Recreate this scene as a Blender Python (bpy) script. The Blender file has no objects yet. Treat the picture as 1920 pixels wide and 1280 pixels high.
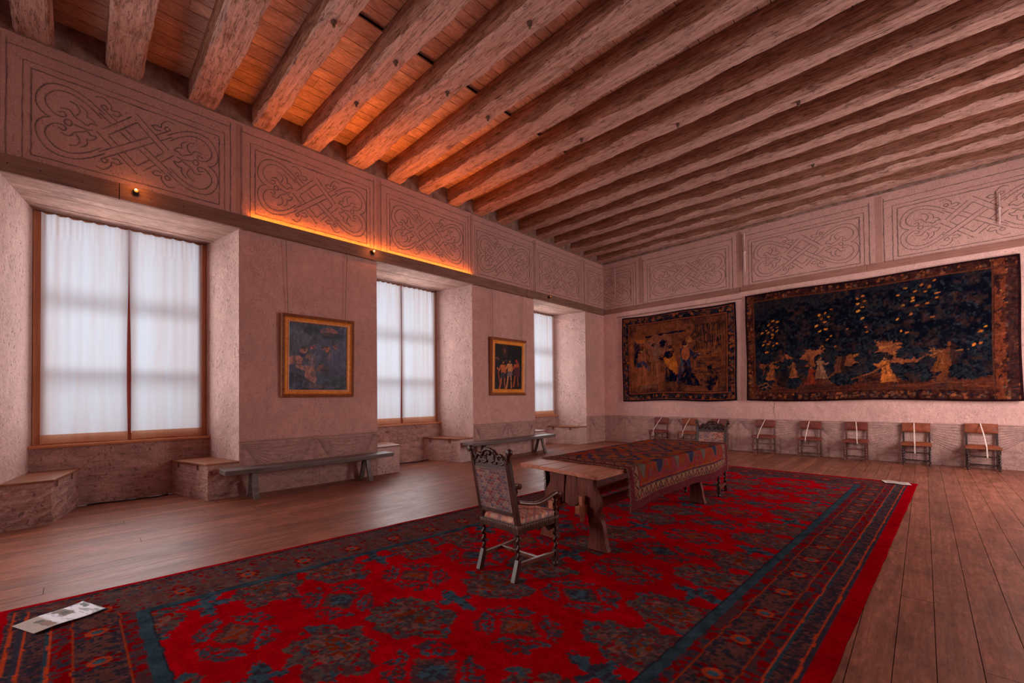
import bpy, math, random
import numpy as np
from mathutils import Matrix, Vector

random.seed(7)
RNG = np.random.default_rng(11)
sc = bpy.context.scene
COL = sc.collection
PI = math.pi

# ------------------------------------------------------------------ camera
F_PX = 798.98
CY = 731.13
cam_d = bpy.data.cameras.new('camera')
cam = bpy.data.objects.new('camera', cam_d)
COL.objects.link(cam)
cam_d.sensor_fit = 'HORIZONTAL'
cam_d.sensor_width = 36.0
cam_d.lens = 36.0 * F_PX / 1920.0
cam_d.shift_y = (CY - 640.0) / 1920.0
cam_d.clip_start = 0.05
cam_d.clip_end = 200
yaw, pitch, roll = 0.76832, 0.01587, -0.01107
F0 = Vector((-math.sin(yaw), math.cos(yaw), 0)); R0 = Vector((math.cos(yaw), math.sin(yaw), 0)); U0 = Vector((0, 0, 1))
Fv = F0 * math.cos(pitch) + U0 * math.sin(pitch)
U1 = U0 * math.cos(pitch) - F0 * math.sin(pitch)
Rv = R0 * math.cos(roll) + U1 * math.sin(roll)
Uv = U1 * math.cos(roll) - R0 * math.sin(roll)
m = Matrix.Identity(4)
for i in range(3):
    m[i][0] = Rv[i]; m[i][1] = Uv[i]; m[i][2] = -Fv[i]
m[2][3] = 1.55
cam.matrix_world = m
sc.camera = cam

# ------------------------------------------------------------------ light, world, exposure
sc.view_settings.view_transform = 'Standard'
sc.view_settings.look = 'None'
sc.view_settings.gamma = 1.0
sc.view_settings.use_curve_mapping = False
sc.view_settings.exposure = 0.0
sc.cycles.max_bounces = 8
sc.cycles.diffuse_bounces = 6
sc.cycles.glossy_bounces = 3
sc.cycles.transmission_bounces = 4
sc.cycles.transparent_max_bounces = 6
sc.cycles.caustics_reflective = False
sc.cycles.caustics_refractive = False
sc.cycles.sample_clamp_indirect = 4.0
sc.cycles.use_denoising = True

W = bpy.data.worlds.new('outside'); sc.world = W
W.use_nodes = True
W.node_tree.nodes['Background'].inputs[0].default_value = (0.75, 0.85, 1.0, 1)
W.node_tree.nodes['Background'].inputs[1].default_value = 0.3

XW = -7.98          # face of the window wall
YB = 12.89          # face of the back wall
XR = 3.3            # wall opposite the windows
YF = -7.5           # wall behind the photographer
ZC = 6.47           # boards
WIN = [(-0.61, 1.89), (4.32, 6.87), (9.19, 11.76)]
XO = -9.2           # plane of the window frames


def area(name, loc, rot, sx, sy, power, color=(1, 1, 1), spread=PI):
    d = bpy.data.lights.new(name, 'AREA')
    d.shape = 'RECTANGLE'; d.size = sx; d.size_y = sy
    d.energy = power; d.color = color; d.spread = spread
    o = bpy.data.objects.new(name, d); COL.objects.link(o)
    o.location = loc; o.rotation_euler = rot
    return o


P_OUT, P_IN, P_HID, P_RIGHT = 88, 46, 270, 112
for (a, b) in WIN:
    c = (a + b) / 2
    # daylight outside the glass and an added fill lamp just inside the curtain
    area('daylight_outside', (-11.1, c, 2.75), (0, -PI / 2, 0), 3.9, 2.6, P_OUT, (0.82, 0.90, 1.0))
    area('window_daylight', (-9.07, c, 2.6), (0, -PI / 2, 0), 3.1, 1.6, P_IN, (1.0, 0.96, 0.95))
# added fill lamps placed at unseen windows (same wall behind the camera, opposite wall)
hid = area('window_daylight', (XW + 0.1, -4.32, 2.6), (0, 0, 0), 2.2, 3.2, P_HID, (1.0, 0.95, 0.93), 2.3)
hid.rotation_euler = Vector((0.62, 0.78, -0.10)).to_track_quat('-Z', 'Y').to_euler()
for c, k in ((0.64, 0.05), (5.6, 0.55), (10.0, 2.9)):
    area('window_daylight', (XR - 0.02, c, 2.7), (0, PI / 2, 0), 3.2, 2.2, P_RIGHT * k, (1.0, 0.93, 0.9))


# ------------------------------------------------------------------ colour helpers
def lin(c):
    c = c / 255.0
    return c / 12.92 if c <= 0.04045 else ((c + 0.055) / 1.055) ** 2.4


def S(r, g, b):
    return (lin(r), lin(g), lin(b))


def A(r, g, b, k=1.0):
    """surface colour of a thing from the tone it has under the hall's reddish light"""
    f = (1.75 * k, 2.1 * k, 1.9 * k)
    return tuple(min(0.85, lin(c) * q) for c, q in zip((r, g, b), f))


# ------------------------------------------------------------------ numpy noise
def _hash(ix, iy, seed):
    h = (ix.astype(np.int64) * 374761393 + iy.astype(np.int64) * 668265263 + seed * 982451653) & 0xFFFFFFFF
    h = ((h ^ (h >> 13)) * 1274126177) & 0xFFFFFFFF
    h = h ^ (h >> 16)
    return (h & 0xFFFF) / 65535.0


def vnoise(x, y, seed=0):
    x = np.asarray(x, float); y = np.asarray(y, float)
    ix = np.floor(x); iy = np.floor(y)
    fx = x - ix; fy = y - iy
    fx = fx * fx * (3 - 2 * fx); fy = fy * fy * (3 - 2 * fy)
    a = _hash(ix, iy, seed); b = _hash(ix + 1, iy, seed); c = _hash(ix, iy + 1, seed); d = _hash(ix + 1, iy + 1, seed)
    return (a * (1 - fx) + b * fx) * (1 - fy) + (c * (1 - fx) + d * fx) * fy


def fbm(x, y, seed=0, o=4):
    s = 0; a = 0.5; t = 0
    for k in range(o):
        s = s + a * vnoise(x * 2 ** k, y * 2 ** k, seed + k * 17); t += a; a *= 0.55
    return s / t


def cellhash(x, y, sx, sy, seed=0):
    return _hash(np.floor(np.asarray(x) / sx), np.floor(np.asarray(y) / sy), seed)


class Paint:
    """colours on a grid of points, painted shape by shape"""
    def __init__(self, X, Y, base):
        self.X, self.Y = X, Y
        self.C = np.zeros(X.shape + (3,)); self.C[:] = base

    def put(self, mask, col, a=1.0):
        mk = np.clip(np.asarray(mask, float) * a, 0, 1)[..., None]
        self.C = self.C * (1 - mk) + np.asarray(col) * mk

    def ell(self, cx, cy, rx, ry, col, rot=0, a=1.0, rough=0.0, fr=30, seed=1, soft=0.0):
        dx, dy = self.X - cx, self.Y - cy
        c, s = math.cos(rot), math.sin(rot)
        d = np.hypot((dx * c + dy * s) / rx, (-dx * s + dy * c) / ry)
        if rough:
            d = d + rough * (vnoise(self.X * fr, self.Y * fr, seed) - 0.5) * 2
        self.put(np.clip((1 - d) / soft, 0, 1) if soft else d < 1, col, a)

    def poly(self, pts, col, a=1.0, rough=0.0, fr=30, seed=2):
        X = self.X + (rough * (vnoise(self.X * fr, self.Y * fr, seed) - 0.5) if rough else 0)
        Y = self.Y + (rough * (vnoise(self.X * fr, self.Y * fr, seed + 5) - 0.5) if rough else 0)
        ins = np.zeros(X.shape, bool)
        n = len(pts)
        for i in range(n):
            x1, y1 = pts[i]; x2, y2 = pts[(i + 1) % n]
            if y1 == y2: continue
            cnd = ((y1 > Y) != (y2 > Y)) & (X < (x2 - x1) * (Y - y1) / (y2 - y1) + x1)
            ins ^= cnd
        self.put(ins, col, a)

    def line(self, pts, w, col, a=1.0):
        d = np.full(self.X.shape, 1e9)
        for (x1, y1), (x2, y2) in zip(pts[:-1], pts[1:]):
            L = (x2 - x1) ** 2 + (y2 - y1) ** 2 + 1e-12
            t = np.clip(((self.X - x1) * (x2 - x1) + (self.Y - y1) * (y2 - y1)) / L, 0, 1)
            d = np.minimum(d, np.hypot(self.X - x1 - t * (x2 - x1), self.Y - y1 - t * (y2 - y1)))
        self.put(d < w, col, a)


# ------------------------------------------------------------------ mesh builder
class MB:
    def __init__(self):
        self.v = []; self.f = []; self.m = []; self.c = []; self.s = []
        self.mat = 0; self.col = (1, 1, 1); self.smooth = False

    def add(self, verts, faces, col=None, smooth=None, mat=None):
        o = len(self.v)
        self.v.extend([tuple(map(float, p)) for p in verts])
        for fc in faces:
            self.f.append([o + i for i in fc])
            self.m.append(self.mat if mat is None else mat)
            self.c.append(col or self.col)
            self.s.append(self.smooth if smooth is None else smooth)

    def box(self, lo, hi, rz=0, piv=None, **k):
        x0, y0, z0 = lo; x1, y1, z1 = hi
        vs = [(x, y, z) for z in (z0, z1) for x, y in ((x0, y0), (x1, y0), (x1, y1), (x0, y1))]
        if rz:
            px, py = piv or ((x0 + x1) / 2, (y0 + y1) / 2)
            c, s = math.cos(rz), math.sin(rz)
            vs = [(px + (x - px) * c - (y - py) * s, py + (x - px) * s + (y - py) * c, z) for x, y, z in vs]
        self.add(vs, [(3, 2, 1, 0), (4, 5, 6, 7), (0, 1, 5, 4), (1, 2, 6, 5), (2, 3, 7, 6), (3, 0, 4, 7)], **k)

    def bar(self, p, q, w, d, up=(0, 0, 1), **k):
        """square bar from p to q"""
        p = Vector(p); q = Vector(q); t = (q - p).normalized(); u = Vector(up)
        a = t.cross(u)
        if a.length < 1e-4: a = t.cross(Vector((1, 0, 0)))
        a.normalize(); b = a.cross(t).normalized()
        vs = []
        for c in (p, q):
            for i, j in ((-1, -1), (1, -1), (1, 1), (-1, 1)):
                vs.append(c + a * i * w / 2 + b * j * d / 2)
        self.add(vs, [(3, 2, 1, 0), (4, 5, 6, 7), (0, 1, 5, 4), (1, 2, 6, 5), (2, 3, 7, 6), (3, 0, 4, 7)], **k)

    def prism(self, poly, d0, d1, ax='y', **k):
        """extrude a 2-D outline: ax='y' outline in (x,z); 'x' outline in (y,z); 'z' outline in (x,y)"""
        def P(a, b, d):
            return (a, d, b) if ax == 'y' else ((d, a, b) if ax == 'x' else (a, b, d))
        n = len(poly)
        vs = [P(a, b, d0) for a, b in poly] + [P(a, b, d1) for a, b in poly]
        fs = [tuple(range(n)), tuple(range(2 * n - 1, n - 1, -1))]
        fs += [(i, i + n, (i + 1) % n + n, (i + 1) % n) for i in range(n)]
        self.add(vs, fs, **k)

    def tube(self, pts, rad, n=10, caps=True, sq=1.0, **k):
        pts = [Vector(p) for p in pts]
        if not hasattr(rad, '__len__'): rad = [rad] * len(pts)
        k.setdefault('smooth', True)
        vs = []; up = None
        for i, p in enumerate(pts):
            t = (pts[min(i + 1, len(pts) - 1)] - pts[max(i - 1, 0)]).normalized()
            if up is None:
                up = Vector((0, 0, 1)) if abs(t.z) < 0.9 else Vector((1, 0, 0))
            a = t.cross(up).normalized(); b = a.cross(t).normalized(); up = b
            for j in range(n):
                th = 2 * PI * j / n
                vs.append(p + (a * math.cos(th) + b * math.sin(th) * sq) * rad[i])
        fs = []
        for i in range(len(pts) - 1):
            for j in range(n):
                fs.append((i * n + j, i * n + (j + 1) % n, (i + 1) * n + (j + 1) % n, (i + 1) * n + j))
        if caps:
            fs.append(tuple(range(n - 1, -1, -1)))
            e = (len(pts) - 1) * n
            fs.append(tuple(range(e, e + n)))
        self.add(vs, fs, **k)

    def lathe(self, prof, c=(0, 0, 0), n=14, **k):
        k.setdefault('smooth', True)
        vs = []
        for r, z in prof:
            for j in range(n):
                th = 2 * PI * j / n
                vs.append((c[0] + r * math.cos(th), c[1] + r * math.sin(th), c[2] + z))
        fs = []
        for i in range(len(prof) - 1):
            for j in range(n):
                fs.append((i * n + j, i * n + (j + 1) % n, (i + 1) * n + (j + 1) % n, (i + 1) * n + j))
        fs.append(tuple(range(n - 1, -1, -1))); e = (len(prof) - 1) * n
        fs.append(tuple(range(e, e + n)))
        self.add(vs, fs, **k)

    def twist(self, c, z0, z1, r=0.016, off=0.007, turns=4, n=10, **k):
        """barley-twist shaft"""
        N = int(turns * 12)
        pts = []; rad = []
        for i in range(N + 1):
            t = i / N; th = 2 * PI * turns * t
            e = min(1, 8 * t, 8 * (1 - t))
            pts.append((c[0] + off * e * math.cos(th), c[1] + off * e * math.sin(th), z0 + (z1 - z0) * t))
            rad.append(r * (1 + 0.12 * math.sin(2 * th)))
        self.tube(pts, rad, n, **k)

    def ball(self, c, r, n=10, sz=1.0, **k):
        prof = [(max(1e-4, r * math.sin(PI * i / n)), -r * sz * math.cos(PI * i / n)) for i in range(n + 1)]
        self.lathe(prof, c, n + 4, **k)

    def build(self, name, mats, parent=None, bevel=0.0, seg=2):
        me = bpy.data.meshes.new(name)
        me.from_pydata(self.v, [], self.f)
        if not isinstance(mats, (list, tuple)): mats = [mats]
        for q in mats: me.materials.append(q)
        me.polygons.foreach_set('material_index', self.m)
        me.polygons.foreach_set('use_smooth', self.s)
        at = me.color_attributes.new('Col', 'FLOAT_COLOR', 'CORNER')
        cols = np.ones((len(me.loops), 4), np.float32)
        tot = np.array([len(f) for f in self.f])
        cols[:, :3] = np.repeat(np.array(self.c, np.float32), tot, axis=0)
        at.data.foreach_set('color', cols.ravel())
        me.update()
        o = bpy.data.objects.new(name, me); COL.objects.link(o)
        if parent: o.parent = parent
        if bevel:
            b = o.modifiers.new('bevel', 'BEVEL'); b.width = bevel; b.segments = seg; b.limit_method = 'ANGLE'; b.angle_limit = math.radians(40)
        return o


def grid_obj(name, P, C, mat, parent=None, thick=0.0, smooth=True):
    """sheet through the points P[nu,nv,3] with the colour C at every point"""
    nu, nv = P.shape[:2]
    me = bpy.data.meshes.new(name)
    idx = np.arange(nu * nv).reshape(nu, nv)
    f = np.stack([idx[:-1, :-1], idx[1:, :-1], idx[1:, 1:], idx[:-1, 1:]], -1).reshape(-1, 4)
    V = P.reshape(-1, 3)
    faces = f; CC = C.reshape(-1, 3)
    if thick:
        du = np.gradient(P, axis=0); dv = np.gradient(P, axis=1)
        nn = np.cross(du, dv); nn /= np.linalg.norm(nn, axis=-1, keepdims=True) + 1e-12
        V = np.vstack([V, (P - nn * thick).reshape(-1, 3)])
        N = nu * nv
        back = f[:, ::-1] + N
        rim = list(idx[:, 0]) + list(idx[-1, 1:]) + list(idx[-2::-1, -1]) + list(idx[0, -2:0:-1])
        rim = np.array(rim); nx = np.roll(rim, -1)
        side = np.stack([rim, rim + N, nx + N, nx], -1)
        faces = np.vstack([f, back, side]); CC = np.vstack([CC, CC * 0.6])
    me.vertices.add(len(V)); me.vertices.foreach_set('co', V.astype(np.float32).ravel())
    me.loops.add(faces.size); me.loops.foreach_set('vertex_index', faces.astype(np.int32).ravel())
    me.polygons.add(len(faces)); me.polygons.foreach_set('loop_start', np.arange(0, faces.size, 4, dtype=np.int32))
    me.polygons.foreach_set('use_smooth', np.full(len(faces), smooth))
    me.update(calc_edges=True)
    at = me.color_attributes.new('Col', 'FLOAT_COLOR', 'POINT')
    c4 = np.ones((len(V), 4), np.float32); c4[:, :3] = CC
    at.data.foreach_set('color', c4.ravel())
    me.materials.append(mat)
    me.validate()
    o = bpy.data.objects.new(name, me); COL.objects.link(o)
    if parent: o.parent = parent
    return o


def tag(o, label=None, cat=None, group=None, kind=None):
    if label: o['label'] = label
    if cat: o['category'] = cat
    if group: o['group'] = group
    if kind: o['kind'] = kind
    return o


def thing(name, label, cat, loc=(0, 0, 0), rz=0.0, group=None):
    o = bpy.data.objects.new(name, None); COL.objects.link(o)
    o.empty_display_size = 0.1
    o.location = loc; o.rotation_euler = (0, 0, rz)
    return tag(o, label, cat, group)


def setting(o, label=None, cat=None):
    return tag(o, label, cat, None, 'structure')


# ------------------------------------------------------------------ materials
class NT:
    def __init__(self, name):
        self.m = bpy.data.materials.new(name); self.m.use_nodes = True
        self.t = self.m.node_tree; self.t.nodes.clear()
        self.out = self.t.nodes.new('ShaderNodeOutputMaterial')

    def n(self, typ, ins=None, **props):
        nd = self.t.nodes.new(typ)
        for k, v in props.items(): setattr(nd, k, v)
        for k, v in (ins or {}).items(): self.set(nd.inputs[k], v)
        return nd

    def set(self, sock, v):
        if isinstance(v, bpy.types.NodeSocket): self.t.links.new(v, sock)
        elif isinstance(v, (tuple, list)):
            v = tuple(v)
            if len(v) == 3 and len(sock.default_value) == 4: v = v + (1,)
            sock.default_value = v
        else: sock.default_value = v

    def coord(self, kind='Object', scale=(1, 1, 1), rand=False):
        c = self.n('ShaderNodeTexCoord').outputs[kind]
        if rand:
            r = self.n('ShaderNodeObjectInfo').outputs['Random']
            mu = self.n('ShaderNodeMath', {0: r, 1: 37.0}, operation='MULTIPLY').outputs[0]
            c = self.n('ShaderNodeVectorMath', {0: c, 1: mu}, operation='ADD').outputs[0]
        return self.n('ShaderNodeMapping', {'Vector': c, 'Scale': scale}).outputs[0]

    def noise(self, vec, scale, detail=4, rough=0.55, dist=0.0):
        return self.n('ShaderNodeTexNoise', {'Vector': vec, 'Scale': scale, 'Detail': detail, 'Roughness': rough, 'Distortion': dist}).outputs['Fac']

    def ramp(self, fac, stops, interp='LINEAR'):
        nd = self.n('ShaderNodeValToRGB', {'Fac': fac}); cr = nd.color_ramp; cr.interpolation = interp
        while len(cr.elements) < len(stops): cr.elements.new(0.5)
        for e, (p, c) in zip(cr.elements, stops):
            e.position = p
            e.color = (c, c, c, 1) if not hasattr(c, '__len__') else tuple(c) + (1,)
        return nd.outputs['Color']

    def mix(self, fac, a, b, blend='MIX'):
        nd = self.n('ShaderNodeMix', data_type='RGBA', blend_type=blend)
        self.set(nd.inputs['Factor'], fac); self.set(nd.inputs['A'], a); self.set(nd.inputs['B'], b)
        return nd.outputs['Result']

    def math(self, op, a, b=0.0, clamp=False):
        return self.n('ShaderNodeMath', {0: a, 1: b}, operation=op, use_clamp=clamp).outputs[0]

    def bump(self, h, strength=0.3, dist=0.01, normal=None):
        i = {'Height': h, 'Strength': strength, 'Distance': dist}
        if normal: i['Normal'] = normal
        return self.n('ShaderNodeBump', i).outputs[0]

    def bsdf(self, col, rough=0.8, normal=None, metal=0.0, spec=0.3, **extra):
        i = {'Base Color': col, 'Roughness': rough, 'Metallic': metal, 'Specular IOR Level': spec}
        i.update(extra)
        if normal: i['Normal'] = normal
        b = self.n('ShaderNodeBsdfPrincipled', i).outputs[0]
        self.t.links.new(b, self.out.inputs[0])
        return self.m

    def attr(self, name='Col'):
        return self.n('ShaderNodeAttribute', attribute_name=name).outputs['Color']


def mat_wood(name, dark, mid, light, scale=(1, 12, 12), nscale=3.0, rough=0.6, bump=0.25, spec=0.3, rand=True):
    t = NT(name); v = t.coord('Object', scale, rand)
    g = t.noise(v, nscale, 6, 0.65, 0.6)
    c = t.ramp(g, [(0.25, dark), (0.5, mid), (0.8, light)])
    v2 = t.coord('Object', (1, 1, 1), rand)
    b = t.noise(v2, 2.5, 3)
    c = t.mix(t.ramp(b, [(0.35, 0.0), (0.7, 0.35)]), c, dark)
    return t.bsdf(c, rough, t.bump(g, bump, 0.01), spec=spec)


def mat_plain(name, col, rough=0.7, metal=0.0, spec=0.3, var=0.15, nscale=20.0, bump=0.1):
    t = NT(name); v = t.coord('Object', (1, 1, 1), True)
    n = t.noise(v, nscale, 4)
    c = t.mix(t.ramp(n, [(0.3, 0.0), (0.7, 1.0)]), tuple(x * (1 - var) for x in col), tuple(min(1, x * (1 + var)) for x in col))
    return t.bsdf(c, rough, t.bump(n, bump, 0.004), metal, spec)


PL = (0.72, 0.385, 0.335)      # lime plaster under its old pinkish wash


def mat_plaster(name, base=PL, zones=False, rough_bump=0.35, pits=0.3, bscale=22.0, stains=False):
    t = NT(name); v = t.coord('Object')
    big = t.noise(v, 0.9, 4); mid = t.noise(v, 6.0, 5); fine = t.noise(v, bscale, 6, 0.7)
    c = t.mix(t.ramp(big, [(0.3, 0.0), (0.7, 1.0)]), tuple(x * 0.86 for x in base), tuple(min(1, x * 1.1) for x in base))
    c = t.mix(t.ramp(mid, [(0.45, 0.0), (0.75, 0.3)]), c, (base[0] * 0.72, base[1] * 0.66, base[2] * 0.68))
    if zones:
        z = t.n('ShaderNodeSeparateXYZ', {0: t.n('ShaderNodeTexCoord').outputs['Object']}).outputs['Z']
        wob = t.math('ADD', z, t.math('MULTIPLY', t.math('SUBTRACT', mid, 0.5), 0.05))
        # painted dado, greyer and dirtier than the wall
        dado = t.math('LESS_THAN', wob, 0.885)
        st = t.noise(t.coord('Object', (1, 1, 2.2)), 7.0, 6, 0.7)
        dc = t.ramp(st, [(0.30, (0.20, 0.115, 0.105)), (0.47, (0.46, 0.26, 0.225)), (0.72, (0.66, 0.38, 0.325))])
        c = t.mix(t.math('MULTIPLY', dado, 0.8), c, dc)
        # browner frieze and bare brown band under the boards
        fz = t.math('GREATER_THAN', z, 4.45)
        c = t.mix(t.math('MULTIPLY', fz, 0.55), c, (0.52, 0.262, 0.220))
        top = t.math('GREATER_THAN', wob, 6.10)
        bc = t.ramp(mid, [(0.3, (0.17, 0.085, 0.06)), (0.7, (0.33, 0.19, 0.145))])
        c = t.mix(top, c, bc)
    if stains:
        sv = t.noise(t.coord('Object', (1, 1, 2.6)), 3.4, 7, 0.72)
        c = t.mix(t.ramp(sv, [(0.40, 0.0), (0.66, 0.72)]), c, (0.19, 0.105, 0.092))
        c = t.mix(t.ramp(t.noise(t.coord('Object', (1, 1, 3.4)), 4.5, 6, 0.7), [(0.60, 0.0), (0.67, 0.75)]), c, (0.13, 0.05, 0.04))
    pn = t.noise(t.coord('Object', (1, 1, 0.55)), bscale * 2.3, 4, 0.6)
    clus = t.noise(v, 2.2, 3)
    pit = t.ramp(t.math('ADD', pn, t.math('MULTIPLY', clus, 0.22)), [(0.735, 0.0), (0.80, 1.0)])
    c = t.mix(t.math('MULTIPLY', pit, pits), c, (base[0] * 0.3, base[1] * 0.25, base[2] * 0.25))
    patch = t.ramp(t.noise(t.coord('Object', (1, 1, 0.7)), bscale * 0.4, 5, 0.6), [(0.40, 0.0), (0.66, 0.42)])
    c = t.mix(patch, c, (base[0] * 0.70, base[1] * 0.72, base[2] * 0.74))
    brick = None
    if stains:
        sp = t.n('ShaderNodeSeparateXYZ', {0: v})
        uu = t.math('ADD', sp.outputs['Y'], t.math('MULTIPLY', sp.outputs['X'], 0.97))
        uv = t.n('ShaderNodeCombineXYZ', {0: t.math('ADD', uu, t.math('MULTIPLY', mid, 0.22)), 1: t.math('ADD', sp.outputs['Z'], t.math('MULTIPLY', mid, 0.09))}).outputs[0]
        brick = t.n('ShaderNodeTexBrick', {'Vector': uv, 'Scale': 1.0, 'Mortar Size': 0.012, 'Mortar Smooth': 0.7, 'Brick Width': 0.27, 'Row Height': 0.085, 'Bias': 0.0}).outputs['Fac']
        c = t.mix(t.math('MULTIPLY', brick, t.math('MULTIPLY', t.ramp(mid, [(0.40, 0.0), (0.65, 1.0)]), 0.10)), c, (base[0] * .5, base[1] * .42, base[2] * .42))
    grain = t.noise(v, bscale * 3.2, 4, 0.75)
    c = t.mix(1.0, c, t.ramp(grain, [(0.25, 0.70), (0.75, 1.16)]), 'MULTIPLY')
    h = t.math('ADD', t.math('MULTIPLY', fine, 0.6), t.math('SUBTRACT', mid, t.math('MULTIPLY', pit, 0.6)))
    if brick: h = t.math('SUBTRACT', h, t.math('MULTIPLY', brick, 0.10))
    return t.bsdf(c, 0.92, t.bump(h, rough_bump, 0.03), spec=0.15)


M = {}
M['plaster'] = mat_plaster('lime_plaster', zones=True, rough_bump=0.7, pits=0.12)
M['plaster_back'] = mat_plaster('pale_lime_plaster', (0.80, 0.46, 0.41), zones=True, rough_bump=0.7, pits=0.12)
M['reveal'] = mat_plaster('rough_reveal_plaster', (0.72, 0.47, 0.425), rough_bump=1.0, pits=0.45, bscale=13.0)
M['apron'] = mat_plaster('stained_apron_plaster', (0.60, 0.335, 0.285), rough_bump=1.0, pits=0.3, bscale=11.0, stains=True)


def mat_paintline(name, col, keep=0.75, wear=(0.35, 0.6), plc=(0.56, 0.29, 0.24)):
    t = NT(name); v = t.coord('Object')
    w = t.ramp(t.noise(v, 5.0, 6, 0.7), [(wear[0], keep), (wear[1], keep * 0.35)])
    c = t.mix(w, plc, col)
    return t.bsdf(c, 0.92, spec=0.1)


M['line'] = mat_paintline('grey_painted_line', (0.11, 0.075, 0.08), 0.9, (0.40, 0.80))
M['band'] = mat_paintline('brown_painted_band', (0.30, 0.145, 0.12), 0.7, (0.3, 0.8))
M['dadoline'] = mat_paintline('grey_dado_line', (0.16, 0.10, 0.105), 0.85, (0.36, 0.70), (0.58, 0.325, 0.275))


def mat_beam(name, white):
    t = NT(name); v = t.coord('Object', (0.7, 7, 7), True); v1 = t.coord('Object', (1, 1, 1), True)
    g = t.noise(v, 2.6, 7, 0.7, 0.8)
    brown = t.ramp(g, [(0.25, (0.10, 0.04, 0.026)), (0.5, (0.33, 0.135, 0.085)), (0.8, (0.48, 0.215, 0.15))])
    wash = t.ramp(t.noise(t.coord('Object', (0.8, 2, 2), True), 3.0, 6, 0.7), [(0.30 if white else 0.50, 0.0), (0.47 if white else 0.75, 0.95 if white else 0.6)])
    wc = t.ramp(g, [(0.3, (0.40, 0.205, 0.165)), (0.7, (0.66, 0.36, 0.30))])
    c = t.mix(wash, brown, wc)
    chips = t.ramp(t.noise(t.coord('Object', (1.0, 3.2, 3.2), True), 6.5, 7, 0.75), [(0.56, 0.0), (0.66, 1.0)])
    c = t.mix(t.math('MULTIPLY', chips, 0.6 if white else 0.5), c, (0.075, 0.032, 0.022))
    cr = t.ramp(t.noise(t.coord('Object', (0.35, 9, 9), True), 2.0, 3, 0.5, 1.5), [(0.485, 0.0), (0.5, 1.0), (0.515, 0.0)])
    c = t.mix(t.math('MULTIPLY', cr, 0.6), c, (0.02, 0.012, 0.01))
    h = t.math('SUBTRACT', t.math('ADD', g, t.math('MULTIPLY', t.noise(v1, 9.0, 5, 0.7), 0.8)), t.math('ADD', t.math('MULTIPLY', chips, 0.7), cr))
    return t.bsdf(c, 0.85, t.bump(h, 0.7, 0.03), spec=0.15)


M['beam_side'] = mat_beam('old_beam_wood', False)
M['beam_under'] = mat_beam('limewashed_beam_underside', True)  # underside paler: limewash, plus floor-bounce light put into the colour


def mat_planks(name, tint, dark, rough, gscale, spec, bump):
    t = NT(name); a = t.attr()
    v = t.coord('Object', gscale)
    v = t.n('ShaderNodeVectorMath', {0: v, 1: t.n('ShaderNodeVectorMath', {0: a, 1: (9, 31, 17)}, operation='MULTIPLY').outputs[0]}, operation='ADD').outputs[0]
    g = t.noise(v, 3.0, 7, 0.65, 0.5)
    c = t.mix(t.ramp(g, [(0.3, 0.0), (0.75, 1.0)]), dark, tint)
    c = t.mix(1.0, c, a, 'MULTIPLY')
    dirt = t.ramp(t.noise(t.coord('Object', (1.6, 0.8, 1)), 2.3, 7, 0.72), [(0.44, 0.0), (0.70, 0.8)])
    c = t.mix(dirt, c, tuple(x * 0.55 for x in dark))
    fl = t.ramp(t.noise(t.coord('Object', (4.5, 1.1, 1)), 9.0, 6, 0.75), [(0.36, 0.62), (0.66, 1.12)])
    c = t.mix(1.0, c, fl, 'MULTIPLY')
    kn = t.ramp(t.noise(t.coord('Object', (5, 1.2, 1)), 2.2, 5, 0.7), [(0.68, 0.0), (0.74, 0.8)])
    c = t.mix(kn, c, tuple(x * 0.4 for x in dark))
    rn = t.math('ADD', t.math('MULTIPLY', t.noise(t.coord('Object', (3, 1, 1)), 2.0, 4), 0.25), rough - 0.12)
    return t.bsdf(c, rn, t.bump(g, bump, 0.006), spec=spec)


M['floor'] = mat_planks('worn_pine_floor', (0.50, 0.165, 0.098), (0.22, 0.062, 0.035), 0.43, (9, 0.55, 1), 0.5, 0.35)
M['boards'] = mat_planks('limewashed_boards', (0.84, 0.50, 0.41), (0.70, 0.38, 0.29), 0.85, (8, 0.6, 1), 0.15, 0.15)
M['soffit'] = mat_planks('limewashed_soffit', (0.66, 0.43, 0.375), (0.48, 0.27, 0.21), 0.8, (8, 0.7, 1), 0.2, 0.2)
M['gap'] = mat_plain('dark_gap', (0.03, 0.015, 0.012), 0.9)
M['rail'] = mat_wood('dark_rail_wood', (0.12, 0.055, 0.04), (0.24, 0.115, 0.085), (0.33, 0.17, 0.13), (12, 0.6, 12), 3.0, 0.75, 0.2)
M['rail_back'] = mat_wood('red_brown_rail_wood', (0.20, 0.08, 0.06), (0.34, 0.15, 0.115), (0.40, 0.20, 0.16), (0.6, 12, 12), 3.0, 0.8, 0.2)
M['winwood'] = mat_wood('orange_window_pine', (0.38, 0.13, 0.06), (0.55, 0.21, 0.10), (0.66, 0.30, 0.17), (12, 12, 0.8), 3.0, 0.45, 0.1)
M['mullion'] = mat_plain('red_brown_mullion_paint', (0.35, 0.06, 0.04), 0.5)
M['sillwood'] = mat_wood('orange_sill_pine', (0.36, 0.12, 0.055), (0.54, 0.20, 0.09), (0.66, 0.29, 0.15), (12, 0.8, 12), 3.0, 0.3, 0.1, 0.5)
M['seatwood'] = mat_wood('worn_brown_seat_board', (0.13, 0.04, 0.022), (0.30, 0.105, 0.055), (0.45, 0.18, 0.10), (8, 1, 8), 3.0, 0.45, 0.2, 0.4)
M['bench'] = mat_wood('grey_painted_bench_wood', (0.075, 0.055, 0.054), (0.16, 0.12, 0.115), (0.25, 0.19, 0.18), (10, 0.8, 10), 3.0, 0.45, 0.2, 0.45)
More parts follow.
